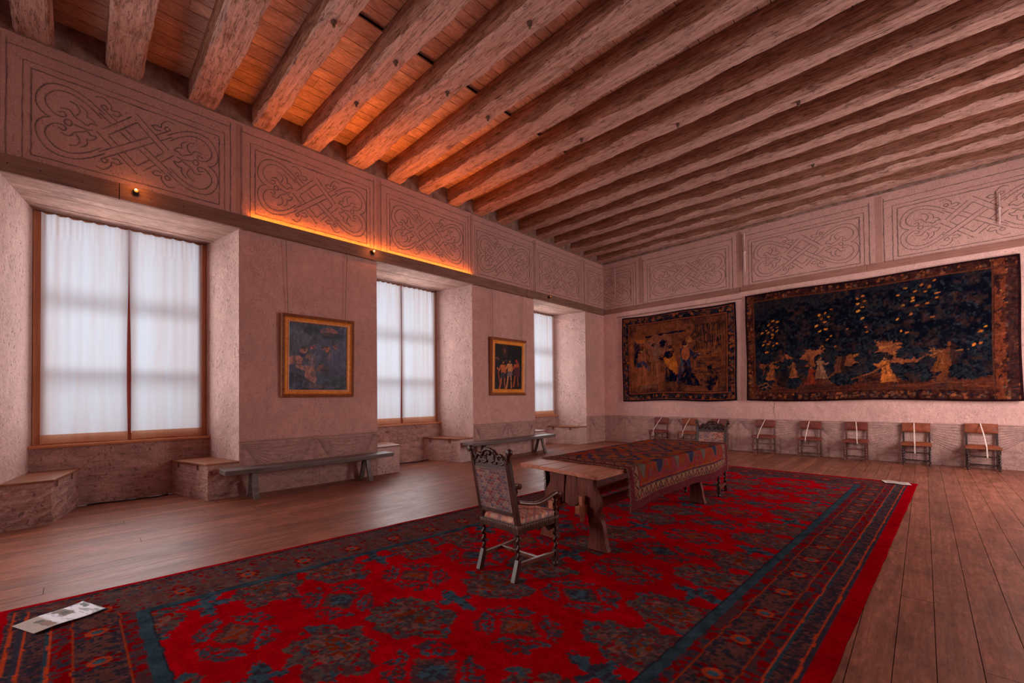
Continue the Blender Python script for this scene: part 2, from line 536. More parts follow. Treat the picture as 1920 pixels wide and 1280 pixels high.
M['table'] = mat_wood('oiled_brown_table_oak', (0.17, 0.045, 0.025), (0.42, 0.130, 0.072), (0.58, 0.205, 0.118), (11, 0.9, 11), 3.0, 0.45, 0.2, 0.22)
M['trestle'] = mat_wood('dark_brown_trestle_oak', (0.05, 0.011, 0.007), (0.135, 0.030, 0.019), (0.22, 0.056, 0.034), (9, 9, 0.9), 3.0, 0.55, 0.3, 0.14)
M['walnut'] = mat_wood('dark_carved_walnut', (0.022, 0.007, 0.005), (0.055, 0.017, 0.012), (0.10, 0.036, 0.026), (6, 6, 1.5), 4.0, 0.36, 0.15, 0.28)
M['armwood'] = mat_wood('polished_brown_armrest', (0.06, 0.018, 0.012), (0.13, 0.042, 0.027), (0.20, 0.075, 0.05), (6, 1.5, 6), 4.0, 0.3, 0.1, 0.6)
M['chairwood'] = mat_wood('red_brown_chair_beech', (0.05, 0.012, 0.009), (0.12, 0.03, 0.02), (0.20, 0.06, 0.04), (6, 6, 1.5), 4.0, 0.4, 0.1, 0.5)
M['chairdark'] = mat_wood('black_brown_chair_wood', (0.02, 0.01, 0.009), (0.045, 0.02, 0.017), (0.08, 0.035, 0.03), (6, 6, 1.5), 4.0, 0.4, 0.1, 0.5)
M['leather'] = mat_plain('dark_red_leather', (0.18, 0.030, 0.021), 0.45, var=0.35, nscale=9, spec=0.4)
M['leather_tan'] = mat_plain('rust_brown_leather', (0.27, 0.060, 0.024), 0.5, var=0.35, nscale=9, spec=0.4)
M['ribbon'] = mat_plain('pale_cotton_ribbon', (0.80, 0.62, 0.55), 0.9)
M['brass'] = mat_plain('brass_nails', (0.55, 0.36, 0.2), 0.35, 0.8)
M['iron'] = mat_plain('dark_iron', (0.14, 0.075, 0.055), 0.6, 0.4)
M['conduit'] = mat_plain('chalky_rod_paint', (0.62, 0.42, 0.38), 0.7)
M['wire'] = mat_plain('thin_dark_wire', (0.12, 0.07, 0.065), 0.6)
M['cable'] = mat_plain('black_cable', (0.012, 0.010, 0.012), 0.5)
M['gold'] = mat_wood('gilded_moulding', (0.42, 0.10, 0.010), (0.90, 0.30, 0.035), (1.0, 0.46, 0.07), (5, 5, 5), 5.0, 0.38, 0.1, 0.6)
M['gold_dark'] = mat_wood('worn_gilt_edge', (0.10, 0.03, 0.012), (0.30, 0.085, 0.025), (0.5, 0.16, 0.05), (5, 5, 5), 5.0, 0.45, 0.1, 0.5)


def mat_attr(name, rough=0.95, spec=0.1, fine=120.0, amt=0.5, bump=0.3, bdist=0.004, stretch=(1, 1, 1), sheen=0.0):
    """woven or painted surface: colour per thread comes with the mesh"""
    t = NT(name); a = t.attr(); v = t.coord('Object', stretch)
    n = t.noise(v, fine, 3, 0.7)
    c = t.mix(1.0, a, t.ramp(n, [(0.2, 1 - amt), (0.8, 1 + amt * 0.0)]), 'MULTIPLY')
    ex = {'Sheen Weight': sheen} if sheen else {}
    return t.bsdf(c, rough, t.bump(n, bump, bdist), spec=spec, **ex)


M['rug'] = mat_attr('knotted_wool_rug', rough=1.0, spec=0.0, fine=90, amt=0.45, bump=0.6, bdist=0.006, stretch=(0.6, 1, 1))
M['kilim'] = mat_attr('woven_table_carpet', rough=1.0, spec=0.0, fine=110, amt=0.4, bump=0.5, bdist=0.004)
M['tapestry'] = mat_attr('woven_tapestry', rough=1.0, spec=0.0, fine=60, amt=0.45, bump=0.3, stretch=(1, 1, 0.4))
M['canvas'] = mat_attr('old_oil_canvas', rough=0.5, spec=0.35, fine=80, amt=0.5, bump=0.3, bdist=0.003)
M['scale'] = mat_attr('scale_patterned_upholstery', fine=150, amt=0.25, bump=0.4, bdist=0.002)
M['paper'] = mat_attr('printed_card', rough=0.5, fine=30, amt=0.1, bump=0.0)


def mat_curtain(name, col, trans):
    t = NT(name); v = t.coord('Object', (1, 1, 0.05))
    n = t.noise(v, 5.5, 5, 0.6)
    c = t.mix(t.ramp(n, [(0.35, 0.0), (0.65, 1.0)]), (col[0] * .95, col[1] * .83, col[2] * .76), col)
    d = t.n('ShaderNodeBsdfDiffuse', {'Color': c}).outputs[0]
    r = t.n('ShaderNodeBsdfTranslucent', {'Color': c}).outputs[0]
    s = t.n('ShaderNodeMixShader', {0: trans, 1: d, 2: r}).outputs[0]
    t.t.links.new(s, t.out.inputs[0])
    return t.m


M['curtain'] = mat_curtain('sheer_white_curtain', (0.90, 0.92, 0.96), 0.62)
M['hem'] = mat_curtain('doubled_curtain_hem', (0.75, 0.42, 0.27), 0.3)


def mat_glass():
    t = NT('window_glass')
    a = t.n('ShaderNodeBsdfTransparent', {'Color': (0.97, 0.98, 0.98, 1)}).outputs[0]
    g = t.n('ShaderNodeBsdfGlossy', {'Roughness': 0.02}).outputs[0]
    s = t.n('ShaderNodeMixShader', {0: 0.06, 1: a, 2: g}).outputs[0]
    t.t.links.new(s, t.out.inputs[0]); return t.m


M['glass'] = mat_glass()


def mat_emit(name, col, st):
    t = NT(name)
    e = t.n('ShaderNodeEmission', {'Color': col, 'Strength': st}).outputs[0]
    t.t.links.new(e, t.out.inputs[0]); return t.m


M['bulb'] = mat_emit('glowing_bulb', (1.0, 0.26, 0.02), 1.7)
M['filament'] = mat_emit('white_hot_filament', (1.0, 0.75, 0.42), 8.0)
M['led'] = mat_emit('glowing_orange_strip', (1.0, 0.35, 0.03), 1.8)
M['lamp_case'] = mat_plain('black_lamp_case', (0.02, 0.012, 0.01), 0.5)


# ------------------------------------------------------------------ painted ornament
def bez(pts, n=10):
    """smooth curve through the points"""
    P = [np.array(p, float) for p in pts]
    if len(P) < 3: return [tuple(p) for p in P]
    out = []
    for i in range(len(P) - 1):
        p0 = P[max(i - 1, 0)]; p1 = P[i]; p2 = P[i + 1]; p3 = P[min(i + 2, len(P) - 1)]
        for k in range(n):
            t = k / n
            out.append(tuple(0.5 * ((2 * p1) + (-p0 + p2) * t + (2 * p0 - 5 * p1 + 4 * p2 - p3) * t * t + (-p0 + 3 * p1 - 3 * p2 + p3) * t ** 3)))
    out.append(tuple(P[-1]))
    return out


def ribbon(mb, pts, w, fmap, mat, wob=0.25):
    """a brush stroke of width w lying on the wall"""
    n = len(pts); vs = []; STROKE[0] += 1
    for i, p in enumerate(pts):
        a = np.array(pts[max(i - 1, 0)]); b = np.array(pts[min(i + 1, n - 1)])
        t = b - a; L = np.hypot(*t); t = t / L if L else np.array([1., 0])
        nn = np.array([-t[1], t[0]])
        h = w / 2 * (1 + wob * math.sin(i * 1.7 + p[0] * 9))
        vs.append(fmap(*(np.array(p) + nn * h))); vs.append(fmap(*(np.array(p) - nn * h)))
    mb.add(vs, [(2 * i, 2 * i + 1, 2 * i + 3, 2 * i + 2) for i in range(n - 1)], mat=mat)


def straight(a, b, n=14, j=0.004):
    return [(a[0] + (b[0] - a[0]) * i / n + random.uniform(-j, j), a[1] + (b[1] - a[1]) * i / n + random.uniform(-j, j)) for i in range(n + 1)]


def strapwork():
    """interlaced strap ornament of one frieze panel, about 2 m wide, centred on 0,0"""
    L = []
    # upper-left quarter, mirrored to all four
    q = [
        bez([(-.83, -.0), (-.90, .04), (-.95, .14), (-.94, .27), (-.87, .40), (-.76, .46), (-.62, .455), (-.48, .39), (-.33, .27)]),
        bez([(-.76, .10), (-.71, .12), (-.69, .08), (-.73, .05), (-.80, .07), (-.86, .15), (-.87, .24), (-.82, .33), (-.74, .385), (-.62, .385), (-.48, .31), (-.36, .20)]),
        bez([(-.74, .16), (-.66, .17), (-.61, .10), (-.55, .07), (-.50, .04), (-.46, .08), (-.41, .08), (-.45, .14), (-.50, .15)]),
        bez([(-.60, .12), (-.565, .20), (-.60, .27), (-.66, .29)]),
        bez([(-.50, .14), (-.50, .22), (-.56, .28)]),
        bez([(-.33, .40), (-.365, .37), (-.335, .335), (-.30, .36), (-.33, .40)], 5),
        bez([(-.42, .47), (-.34, .49), (-.27, .42), (-.26, .36), (-.20, .37), (-.15, .33)]),
        bez([(-.26, .31), (-.20, .30), (-.17, .34)]),
    ]
    for sx, sy in ((1, 1), (-1, 1), (1, -1), (-1, -1)):
        for c in q: L.append([(x * sx, y * sy - 0.02) for x, y in c])
    for sx in (1, -1):
        L.append(bez([(sx * (-.67 + .035 * math.cos(t)), -.02 + .04 * math.sin(t)) for t in np.linspace(0, 2 * PI, 9)], 3))
        L.append([(sx * -.62, -.02), (sx * -.50, -.04), (sx * -.44, -.02)])
    # straps of the interlace
    bands = {}
    bands['A'] = ((-.36, .28), (.36, -.32)); bands['B'] = ((-.36, -.32), (.36, .28))
    bands['ul'] = ((-.35, -.02), (0, .35)); bands['ur'] = ((0, .35), (.35, -.02)); bands['lr'] = ((.35, -.02), (0, -.39)); bands['ll'] = ((0, -.39), (-.35, -.02))
    over = {'A': ('B', 'ul'), 'B': ('ur',), 'ul': ('ur', 'll'), 'ur': ('lr',), 'lr': ('A', 'll'), 'll': ('B',)}
    hw = {k: 0.04 for k in bands}

    def inside(p, k):
        a, b = np.array(bands[k][0]), np.array(bands[k][1]); d = b - a; Ln = np.hypot(*d); d = d / Ln
        r = p - a; s = r @ d; e = abs(r @ np.array([-d[1], d[0]]))
        ext = 0.055 if len(k) == 2 else 0
        return -ext <= s <= Ln + ext and e < hw[k] * 0.97

    for k, (a, b) in bands.items():
        a = np.array(a); b = np.array(b); d = (b - a) / np.hypot(*(b - a)); nn = np.array([-d[1], d[0]])
        for sgn in (1, -1):
            e = 0.045 * (1 if (sgn > 0) == True else -1) if len(k) == 2 else 0
            p0 = a + nn * sgn * hw[k] - d * e; p1 = b + nn * sgn * hw[k] + d * e
            N = 60; run = []
            for i in range(N + 1):
                p = p0 + (p1 - p0) * i / N
                if any(inside(p, o) for o in over[k]):
                    if len(run) > 2: L.append(run[::3] + [run[-1]])
                    run = []
                else: run.append(tuple(p))
            if len(run) > 2: L.append(run[::3] + [run[-1]])
    return L


STRAP = strapwork()


def frieze_panel(mb, c, half, fmap, zc=5.22, zs=1.0, clip=None):
    sx = half / 1.20
    def fm(x, y): return fmap(c + x * sx, zc + y * zs)
    def put(pts, w, mat):
        if clip:
            run = []
            for p in pts:
                if clip[0] < c + p[0] * sx < clip[1]: run.append(p)
                else:
                    if len(run) > 2: ribbon(mb, run, w, fm, mat)
                    run = []
            if len(run) > 2: ribbon(mb, run, w, fm, mat)
        else: ribbon(mb, pts, w, fm, mat)
    for x in (-1.19, 1.12):
        put(straight((x, -.80), (x, .80)), 0.014, 1)
    put(straight((-1.19, .74), (1.12, .74), 30), 0.014, 1)
    for (x0, y0, x1, y1, w) in ((-1.06, -.65, 1.04, .60, .010), (-.99, -.57, .97, .52, .016)):
        for a, b in (((x0, y0), (x1, y0)), ((x1, y0), (x1, y1)), ((x1, y1), (x0, y1)), ((x0, y1), (x0, y0))):
            put(straight(a, b, 24), w, 1)
    for l in STRAP: put(l, 0.0145 if fmap is fL else 0.0115, 1)


def separator(mb, c, fmap, w=0.10):
    off = 0.0012
    f2 = (lambda a, z: (XW + .0008, a, z)) if fmap is fL else (lambda a, z: (a, YB - .0008, z))
    ribbon(mb, straight((c, 4.56), (c, 6.06), 12), w, f2, 2, 0.05)


def drapery(mb, x0, x1, fmap, hooks, zt=0.86):
    """painted hanging cloth: swags between hooks and the pleats that fall from every hook"""
    ribbon(mb, straight((x0, zt), (x1, zt), 60), 0.010, fmap, 3)
    for k in range(3): ribbon(mb, straight((x0, zt - .05 - .03 * k), (x1, zt - .05 - .03 * k), 40, .006), 0.005, fmap, 3)
    hs = sorted(hooks)
    for a, b in zip(hs[:-1], hs[1:]):
        for k in range(9):
            sag = 0.03 + 0.068 * k; ins = 0.004 * k
            pts = []
            for i in range(25):
                t = i / 24; x = a + ins + (b - a - 2 * ins) * t
                z = zt - 0.03 - sag * (1 - (2 * t - 1) ** 2)
                if x0 < x < x1 and z > 0.03: pts.append((x, z))
            cuts = [pts] if k % 3 else [pts[:10], pts[14:]]
            for c in cuts:
                if len(c) > 2: ribbon(mb, c, 0.009, fmap, 3)
    for h in hs:
        for k in (-2, 0, 2):
            pts = [(h + k * 0.011 + k * 0.017 * t + .006 * math.sin(7 * t + k), zt - 0.02 - 0.78 * t) for t in np.linspace(0, 1, 10)]
            pts = [p for p in pts if x0 < p[0] < x1]
            if len(pts) > 2: ribbon(mb, pts, 0.006, fmap, 3)


# ------------------------------------------------------------------ setting: walls
EPS = 0.002
ZO = 4.33          # height of the window openings


STROKE = [0]                # every stroke lies a hair above the one before


def fL(y, z): return (XW + EPS + (STROKE[0] % 80) * 3e-5, y, z)
def fB(x, z): return (x, YB - EPS - (STROKE[0] % 80) * 3e-5, z)


def quad(mb, p, **k):
    mb.add(p, [(0, 1, 2, 3)], **k)


wl = MB()
TOPZ = 6.62
allwin = [(-5.57, -3.07)] + WIN
edges = [YF] + [e for w in allwin for e in w] + [YB]
for i in range(0, len(edges), 2):                                  # piers
    a, b = edges[i], edges[i + 1]
    n = max(1, int((b - a) / 0.5))
    for k in range(n):
        y0, y1 = a + (b - a) * k / n, a + (b - a) * (k + 1) / n
        quad(wl, [(XW, y0, 0), (XW, y1, 0), (XW, y1, TOPZ), (XW, y0, TOPZ)])
XI = -9.32
for (a, b) in allwin:
    quad(wl, [(XW, a, ZO), (XW, b, ZO), (XW, b, TOPZ), (XW, a, TOPZ)])
    ia, ib = a + 0.24, b - 0.24                                     # the reveals narrow towards the glass
    if b > 8: ib = b - 0.22
    quad(wl, [(XW, a, 0), (XW, a, ZO), (XI, ia, ZO), (XI, ia, 0)], mat=4)
    quad(wl, [(XW, b, ZO), (XW, b, 0), (XI, ib, 0), (XI, ib, ZO)], mat=4)
    quad(wl, [(-9.06, ia - .1, 0), (-9.06, ib + .1, 0), (-9.06, ib + .1, 0.90), (-9.06, ia - .1, 0.90)], mat=5)
    quad(wl, [(XW, a, ZO + .05), (XI, a, ZO + .05), (XI, b, ZO + .05), (XW, b, ZO + .05)])
    for (y0, y1) in ((a - .3, ia + .02), (ib - .02, b + .3)):
        quad(wl, [(XI, y0, 0), (XI, y1, 0), (XI, y1, ZO + .1), (XI, y0, ZO + .1)])
    quad(wl, [(-9.06, ia - .1, .90), (-9.06, ib + .1, .90), (XI - .1, ib + .1, .90), (XI - .1, ia - .1, .90)], mat=5)
    if a > -2:
        # outside reveal towards the daylight
        wl.box((XI - .35, a - .2, 0.3), (XI - .02, ia, 4.6), mat=0); wl.box((XI - .35, ib, 0.3), (XI - .02, b + .2, 4.6), mat=0)
        wl.box((XI - .35, a - .2, 4.33), (XI - .02, b + .2, 4.8), mat=0)
# frieze ornament and painted dado of the window wall
cl = [-1.82, 0.64, 3.13, 5.63, 8.05, 10.45, 12.95]
for c in cl[1:6]: frieze_panel(wl, c, 1.215, fL)
frieze_panel(wl, cl[6], 1.215, fL, clip=(11.7, YB - .02))
for c in (-0.66, 1.90, 4.38, 6.87, 9.27, 11.72): separator(wl, c, fL)
# the blind arch mark over the third window
ribbon(wl, [(10.35 + 1.15 * math.cos(t), 4.52 + .62 * math.sin(t)) for t in np.linspace(PI, 0.3, 24)], 0.03, fL, 2)
for (a, b) in ((1.9, 4.31), (6.88, 9.18), (11.77, YB)):
    hk = [a + .02, a + 1.2, b - .02] if b - a > 2 else [a + .2, b + .5]
    drapery(wl, a, b, fL, hk)
wall_left = setting(wl.build('wall_left', [M['plaster'], M['line'], M['band'], M['dadoline'], M['reveal'], M['apron']]))

wb = MB()
N = 24
x0 = XW; x1 = XR
for k in range(N):
    a, b = x0 + (x1 - x0) * k / N, x0 + (x1 - x0) * (k + 1) / N
    quad(wb, [(a, YB, 0), (b, YB, 0), (b, YB, TOPZ), (a, YB, TOPZ)])
cb = [-8.05, -5.1, -2.15, 0.80]
for c in cb[1:]: frieze_panel(wb, c, 1.40, fB, 5.17, 1.0, clip=(XW, XR))
frieze_panel(wb, cb[0], 1.40, fB, 5.17, 1.0, clip=(XW + .03, XR))
for c in (-6.58, -3.63, -0.68, 2.27): separator(wb, c, fB, 0.12)
drapery(wb, XW + .01, XR, fB, [-9.0, -7.22, -5.5, -3.73, -2.0, -0.2, 1.6, 3.4])
# settlement cracks
ribbon(wb, bez([(-2.86, 4.3), (-2.83, 4.0), (-2.87, 3.6), (-2.84, 1.4), (-2.87, 1.2), (-2.82, .9)]), 0.008, fB, 3)
wall_back = setting(wb.build('wall_back', [M['plaster_back'], M['line'], M['band'], M['dadoline']]))

wr = MB()
op = [(-5.5, -3.2), (-0.5, 1.8), (4.45, 6.75), (9.25, 11.55)]
e2 = [YF] + [e for w in op for e in w] + [YB]
for i in range(0, len(e2), 2):
    quad(wr, [(XR, e2[i + 1], 0), (XR, e2[i], 0), (XR, e2[i], TOPZ), (XR, e2[i + 1], TOPZ)])
for a, b in op:
    quad(wr, [(XR, b, 0), (XR, a, 0), (XR, a, .95), (XR, b, .95)])
    quad(wr, [(XR, b, ZO), (XR, a, ZO), (XR, a, TOPZ), (XR, b, TOPZ)])
    X2 = XR + 1.2
    quad(wr, [(XR, a, 0.95), (X2, a, .95), (X2, a, ZO), (XR, a, ZO)]); quad(wr, [(XR, b, 0.95), (X2, b, .95), (X2, b, ZO), (XR, b, ZO)])
    quad(wr, [(XR, a, 0.95), (X2, a, .95), (X2, b, .95), (XR, b, .95)]); quad(wr, [(XR, a, ZO), (X2, a, ZO), (X2, b, ZO), (XR, b, ZO)])
    quad(wr, [(X2, a, .95), (X2, b, .95), (X2, b, ZO), (X2, a, ZO)])
setting(wr.build('wall_right', M['plaster']))
wf = MB(); quad(wf, [(XW, YF, 0), (XR, YF, 0), (XR, YF, TOPZ), (XW, YF, TOPZ)])
setting(wf.build('wall_front', M['plaster']))

# floor: pine planks that run along the window wall
fm = MB(); fm.mat = 0
x = -9.35
while x < XR:
    w = random.uniform(0.172, 0.198)
    y = YF - random.uniform(0, 4)
    while y < YB:
        Lp = random.uniform(4.0, 7.5)
        g = 0.0019
        tone = random.uniform(0.72, 1.08); wr_ = random.uniform(0.94, 1.05)
        ya, yb = max(YF, y) + g, min(YB + .02, y + Lp) - g
        if yb > ya + .05:
            z = random.uniform(-0.0015, 0.0)
            fm.add([(x + g, ya, z), (x + w - g, ya, z), (x + w - g, yb, z), (x + g, yb, z)], [(0, 1, 2, 3)], col=(tone, tone * wr_, tone * wr_))
        y += Lp
    x += w
fm.add([(-9.4, YF, -0.012), (XR, YF, -0.012), (XR, YB + .05, -0.012), (-9.4, YB + .05, -0.012)], [(0, 1, 2, 3)], mat=1)
floor = setting(fm.build('floor', [M['floor'], M['gap']]))

# ceiling boards, laid across the beams; the strip beside the window wall is a layer lower
cm = MB()
x = XW - .02
while x < XR:
    w = random.choice((0.15, 0.18, 0.2, 0.22, 0.25, 0.28))
    low = x < -5.2
    y = YF - random.uniform(0, 3)
    while y < YB:
        Lp = random.uniform(2.5, 5)
        tone = random.uniform(0.80, 1.08); g = 0.0048
        z = ZC + (0 if low else 0.045) + random.uniform(0, .004)
        ya, yb = max(YF, y), min(YB, y + Lp) - 0.004
        if yb > ya:
            cm.box((x + g, ya, z), (x + w - g, yb, z + .022), col=(tone, tone * random.uniform(.95, 1.0), tone * random.uniform(.93, 1.0)))
        y += Lp
    x += w
cm.add([(XW - .1, YF, ZC + .09), (XR, YF, ZC + .09), (XR, YB, ZC + .09), (XW - .1, YB, ZC + .09)], [(3, 2, 1, 0)], mat=1)
ceiling = setting(cm.build('ceiling', [M['boards'], M['gap']]))

# ------------------------------------------------------------------ ceiling beams
BY = [-0.34, 0.50, 1.41, 2.24, 3.05, 3.89, 4.72, 5.50, 6.30, 7.10, 7.92, 8.75, 9.47, 10.30, 11.14, 11.86, 12.66]
BW = [.36, .40, .38, .30, .32, .37, .31, .31, .31, .29, .29, .28, .28, .27, .27, .26, .26]
ORD = ['first', 'second', 'third', 'fourth', 'fifth', 'sixth', 'seventh', 'eighth', 'ninth']
bolts = [(-5.07, 2.2, 3), (-5.08, 3.05, 4), (-6.23, 3.05, 4), (-5.05, 3.9, 5), (-5.04, 4.72, 6), (-2.9, 7.1, 9), (-3.39, 3.89, 5), (-1.33, 7.92, 10), (-1.51, 10.3, 13), (-4.3, 6.3, 8)]
for bi, (cy, bw) in enumerate(zip(BY, BW)):
    b = MB()
    X0, X1, NS = XW - .06, XR, 110
    prof_n = 8
    ph = [random.uniform(0, 9) for _ in range(12)]
    rows = []
    for i in range(NS + 1):
        t = X0 + (X1 - X0) * i / NS
        def wv(k, f, a): return a * (math.sin(t * f + ph[k]) + 0.6 * math.sin(t * f * 2.7 + ph[k + 1]))
        j = lambda a: random.uniform(-a, a)
        hw_ = bw / 2
        zb = 6.13 + wv(0, 0.9, .008) + j(.004)
        cL = max(.008, 0.034 + 0.024 * math.sin(t * 1.3 + ph[2]) + 0.018 * math.sin(t * 5.1 + ph[3]) + j(.014))
        cR = max(.008, 0.034 + 0.024 * math.sin(t * 1.1 + ph[4]) + 0.018 * math.sin(t * 4.3 + ph[5]) + j(.014))
        sl = wv(6, 0.7, .008); sr = wv(8, 0.8, .008)
        rows.append([(-hw_ + sl, 6.50), (-hw_ + sl, 6.32 + j(.01)), (-hw_ + sl + j(.003), zb + cL * 1.3), (-hw_ + sl + cL * .8, zb + j(.003)),
                     (0 + j(.03), zb + j(.004)), (hw_ + sr - cR * .8, zb + j(.003)), (hw_ + sr + j(.003), zb + cR * 1.3), (hw_ + sr, 6.32 + j(.01)), (hw_ + sr, 6.50)])
    n = 9
    for (k0, k1, mt) in ((0, 2, 0), (2, 3, 1), (3, 5, 1), (5, 6, 1), (6, 8, 0)):
        w_ = k1 - k0 + 1
        vs = [(X0 + (X1 - X0) * i / NS, r_[k][0], r_[k][1]) for i, r_ in enumerate(rows) for k in range(k0, k1 + 1)]
        b.add(vs, [(i * w_ + k, i * w_ + k + 1, (i + 1) * w_ + k + 1, (i + 1) * w_ + k) for i in range(NS) for k in range(w_ - 1)], mat=mt, smooth=True)
    if bi == 0: lab = 'dark rough ceiling beam at the upper left edge of the photo, first of the row'
    elif bi == 16: lab = 'rough ceiling beam running close along the back wall, last of the row'
    elif bi <= 8: lab = 'rough-hewn ceiling beam, %s counted from the upper left of the photo' % ORD[bi]
    else: lab = 'rough-hewn ceiling beam, %s counted from the back wall' % ORD[16 - bi]
    root = thing('ceiling_beam', lab, 'beam', (0, cy, 0), 0, 'hewn beams across the ceiling')
    bo = b.build('timber', [M['beam_side'], M['beam_under']], root)
    for (bx, by, k) in bolts:
        if k == bi:
            q = MB(); yy = by - cy
            q.box((bx - .026, yy - .024, 6.10), (bx + .026, yy + .024, 6.17), rz=.2)
            q.lathe([(.02, 0), (.02, -.02), (.012, -.03)], (bx, yy, 6.09), 8)
            q.build('iron_bolt', M['iron'], bo, .004)

# ------------------------------------------------------------------ rails on the walls
t1 = MB()
segs = [(-7.4, -2.5), (-2.5, 0.45), (0.455, 8.83), (8.84, YB - .05)]
for a, b in segs:
    t1.box((XW + .002, a, 4.345), (XW + .03, b - .004, 4.52))
    t1.box((XW + .03, a, 4.335), (XW + .065, b - .004, 4.555))
for k in range(40):
    y = -1 + k * .35 + random.uniform(-.1, .1)
    if y < YB - .2: t1.box((XW + .065, y, 4.44), (XW + .068, y + .012, 4.452), mat=1)
trim_1 = setting(t1.build('trim_1', [M['rail'], M['gap']]))
t2 = MB()
for a, b in ((XW + .07, -3.62), (-3.60, -0.9), (-.895, XR - .05)):
    t2.box((a, YB - .035, 4.36 if a < -4 else 4.38), (b, YB - .002, 4.50 if a < -4 else 4.52))
trim_2 = setting(t2.build('trim_2', M['rail_back']))

# ------------------------------------------------------------------ windows
for wi, (a, b) in enumerate(WIN):
    c = (a + b) / 2
    ia, ib = a + 0.25, b - 0.25
    if wi == 2: ib = b - 0.23
    root = bpy.data.objects.new('window_%d' % (wi + 1), None); COL.objects.link(root)
    root.location = (XO, c, 0.92); setting(root)
    h = ZO - 0.92; w0, w1 = ia - c, ib - c
    fr = MB()
    fr.box((-.06, w0 - .03, 0), (.02, w0 + .11, h)); fr.box((-.06, w1 - .11, 0), (.02, w1 + .03, h))
    fr.box((-.055, w0 + .11, 0), (.015, w1 - .11, .13)); fr.box((-.055, w0 + .11, h - .05), (.015, w1 - .11, h + .03))
    fr.build('frame', M['winwood'], root, .006)
    ml = MB(); ml.box((-.055, -.03, .1), (.03, .03, h - .05)); ml.build('mullion', M['mullion'], root, .006)
    for z in (1.02, 2.13):
        for s in (-1, 1):
            q = MB(); q.box((-.13, (w0 if s < 0 else 0), z - .05), (-.09, (0 if s < 0 else w1), z + .05)); q.build('glazing_bar', M['winwood'], root)
    for s in (-1, 1):
        q = MB(); y0, y1 = (w0 + .08, -.02) if s < 0 else (.02, w1 - .08)
        q.add([(-.05, y0, .1), (-.05, y1, .1), (-.05, y1, h - .06), (-.05, y0, h - .06)], [(0, 1, 2, 3)])
        q.build('pane', M['glass'], root)
    sl = MB(); sl.box((-.10, w0 - .12, -.035), (.185, w1 + .14, .01)); sl.build('window_sill', M['sillwood'], root, .012)
    so = MB(); xx = XW + .03 - XO; k = 0; ws = [.30, .20, .46, .14, .16]
    while xx > -.1:
        wd = ws[k % 5]; k += 1; tn = random.uniform(.85, 1.08)
        so.box((max(-.12, xx - wd + .011), a - c - .1, h + random.uniform(0, .006)), (xx, b - c + .1, h + .05), col=(tn, tn * .97, tn * .95)); xx -= wd
    so.build('soffit_boards', M['soffit'], root)
    # curtain rod with the two panels hanging from it
    nm = ('nearest', 'middle', 'far')[wi]
    cw0, cw1 = w0 + .05, w1 - .035
    rd = thing('curtain_rod', 'thin wire rod carrying the sheer curtains of the %s window' % nm, 'curtain rod', (XO + .075, c, ZO - .022), 0, 'curtain rods above the windows')
    q = MB(); q.tube([(0, cw0 - .05, 0), (0, cw1 + .05, 0)], .006, 8); q.build('wire', M['wire'], rd)
    for s in (-1, 1):
        y0, y1 = (cw0, -.014) if s < 0 else (.010, cw1)
        nu, nv = 150, 60
        U, V = np.meshgrid(np.linspace(0, 1, nu), np.linspace(0, 1, nv), indexing='ij')
        sd = wi * 2 + (s > 0)
        fold = 0.012 * np.sin(U * 9 + sd + .6 * V) + 0.010 * (fbm(U * 7 + V * .5, V * .8 + sd * 7, 3 + sd) - .5) + 0.004 * np.sin(U * 47 + 2 * sd + 3 * fbm(U * 3, V * 2, 9)) * (.4 + V)
        fold = fold * (0.55 + 0.6 * V) + 0.006 * np.sin(U * 90) * (V > .9)
        # the inner edges drift a little apart towards the hem
        yy = y0 + (y1 - y0) * U + 0.02 * (1 - V) * np.sin(3 * U + sd) * (1 if wi else .6)
        if s < 0: yy = yy - 0.012 * U * np.sin(V * 5 + sd)
        else: yy = yy + 0.012 * (1 - U) * np.sin(V * 4 + sd)
        top = ZO - 0.030 - 0.022 * np.abs(np.sin(U * PI * 7))
        zb = 1.075
        P = np.stack([np.full_like(U, .075) + fold, yy, zb + (top - zb) * V - 0.92], -1)
        # loc of the curtain: its rod
        cr = thing('curtain', '%s sheer white curtain panel of the %s window' % ('left' if s < 0 else 'right', nm), 'curtain', (XO, c, 0.92), 0, 'sheer curtains in the windows')
        cl_o = grid_obj('cloth', P, np.ones(P.shape), M['curtain'], cr)
        Ph = P[:, :2].copy(); Ph[:, 1] = P[:, 0]; Ph[:, 0] = P[:, 0]; Ph[:, 0, 2] = 0.022 + .008 * np.sin(U[:, 0] * 5); 
        Ph = np.stack([Ph[:, 0] + (Ph[:, 1] - Ph[:, 0]) * t for t in np.linspace(0, 1, 6)], 1)
        hm = grid_obj('hem', Ph, np.ones(Ph.shape), M['hem'], cl_o); hm['label'] = 'tan looking doubled hem of the curtain'

    # masonry seats in the niche
    for s in (-1, 1):
        if s < 0: pl = [(XW + .004, a), (XW + .004, a + .44), (-9.055, ia + .44), (-9.055, ia - .05)]
        else: pl = [(XW + .004, b), (XW + .004, b - .42), (-9.055, ib - .46), (-9.055, ib + .05)]
        if wi == 1 and s < 0: pl[1] = (XW + .004, a + .50); 
        ctr = (sum(p[0] for p in pl) / 4, sum(p[1] for p in pl) / 4)
        where = 'left' if s < 0 else 'right'
        st = thing('window_seat', 'whitewashed masonry seat with brown board top, %s side of the %s window niche' % (where, nm), 'window seat', (ctr[0], ctr[1], 0), 0, 'masonry seats in the window niches')
        rel = [(p[0] - ctr[0], p[1] - ctr[1]) for p in pl]
        if s > 0: rel = rel[::-1]
        q = MB(); nL = 12
        # slightly bulging rough body
        vs = []; sub = 6
        ring = []
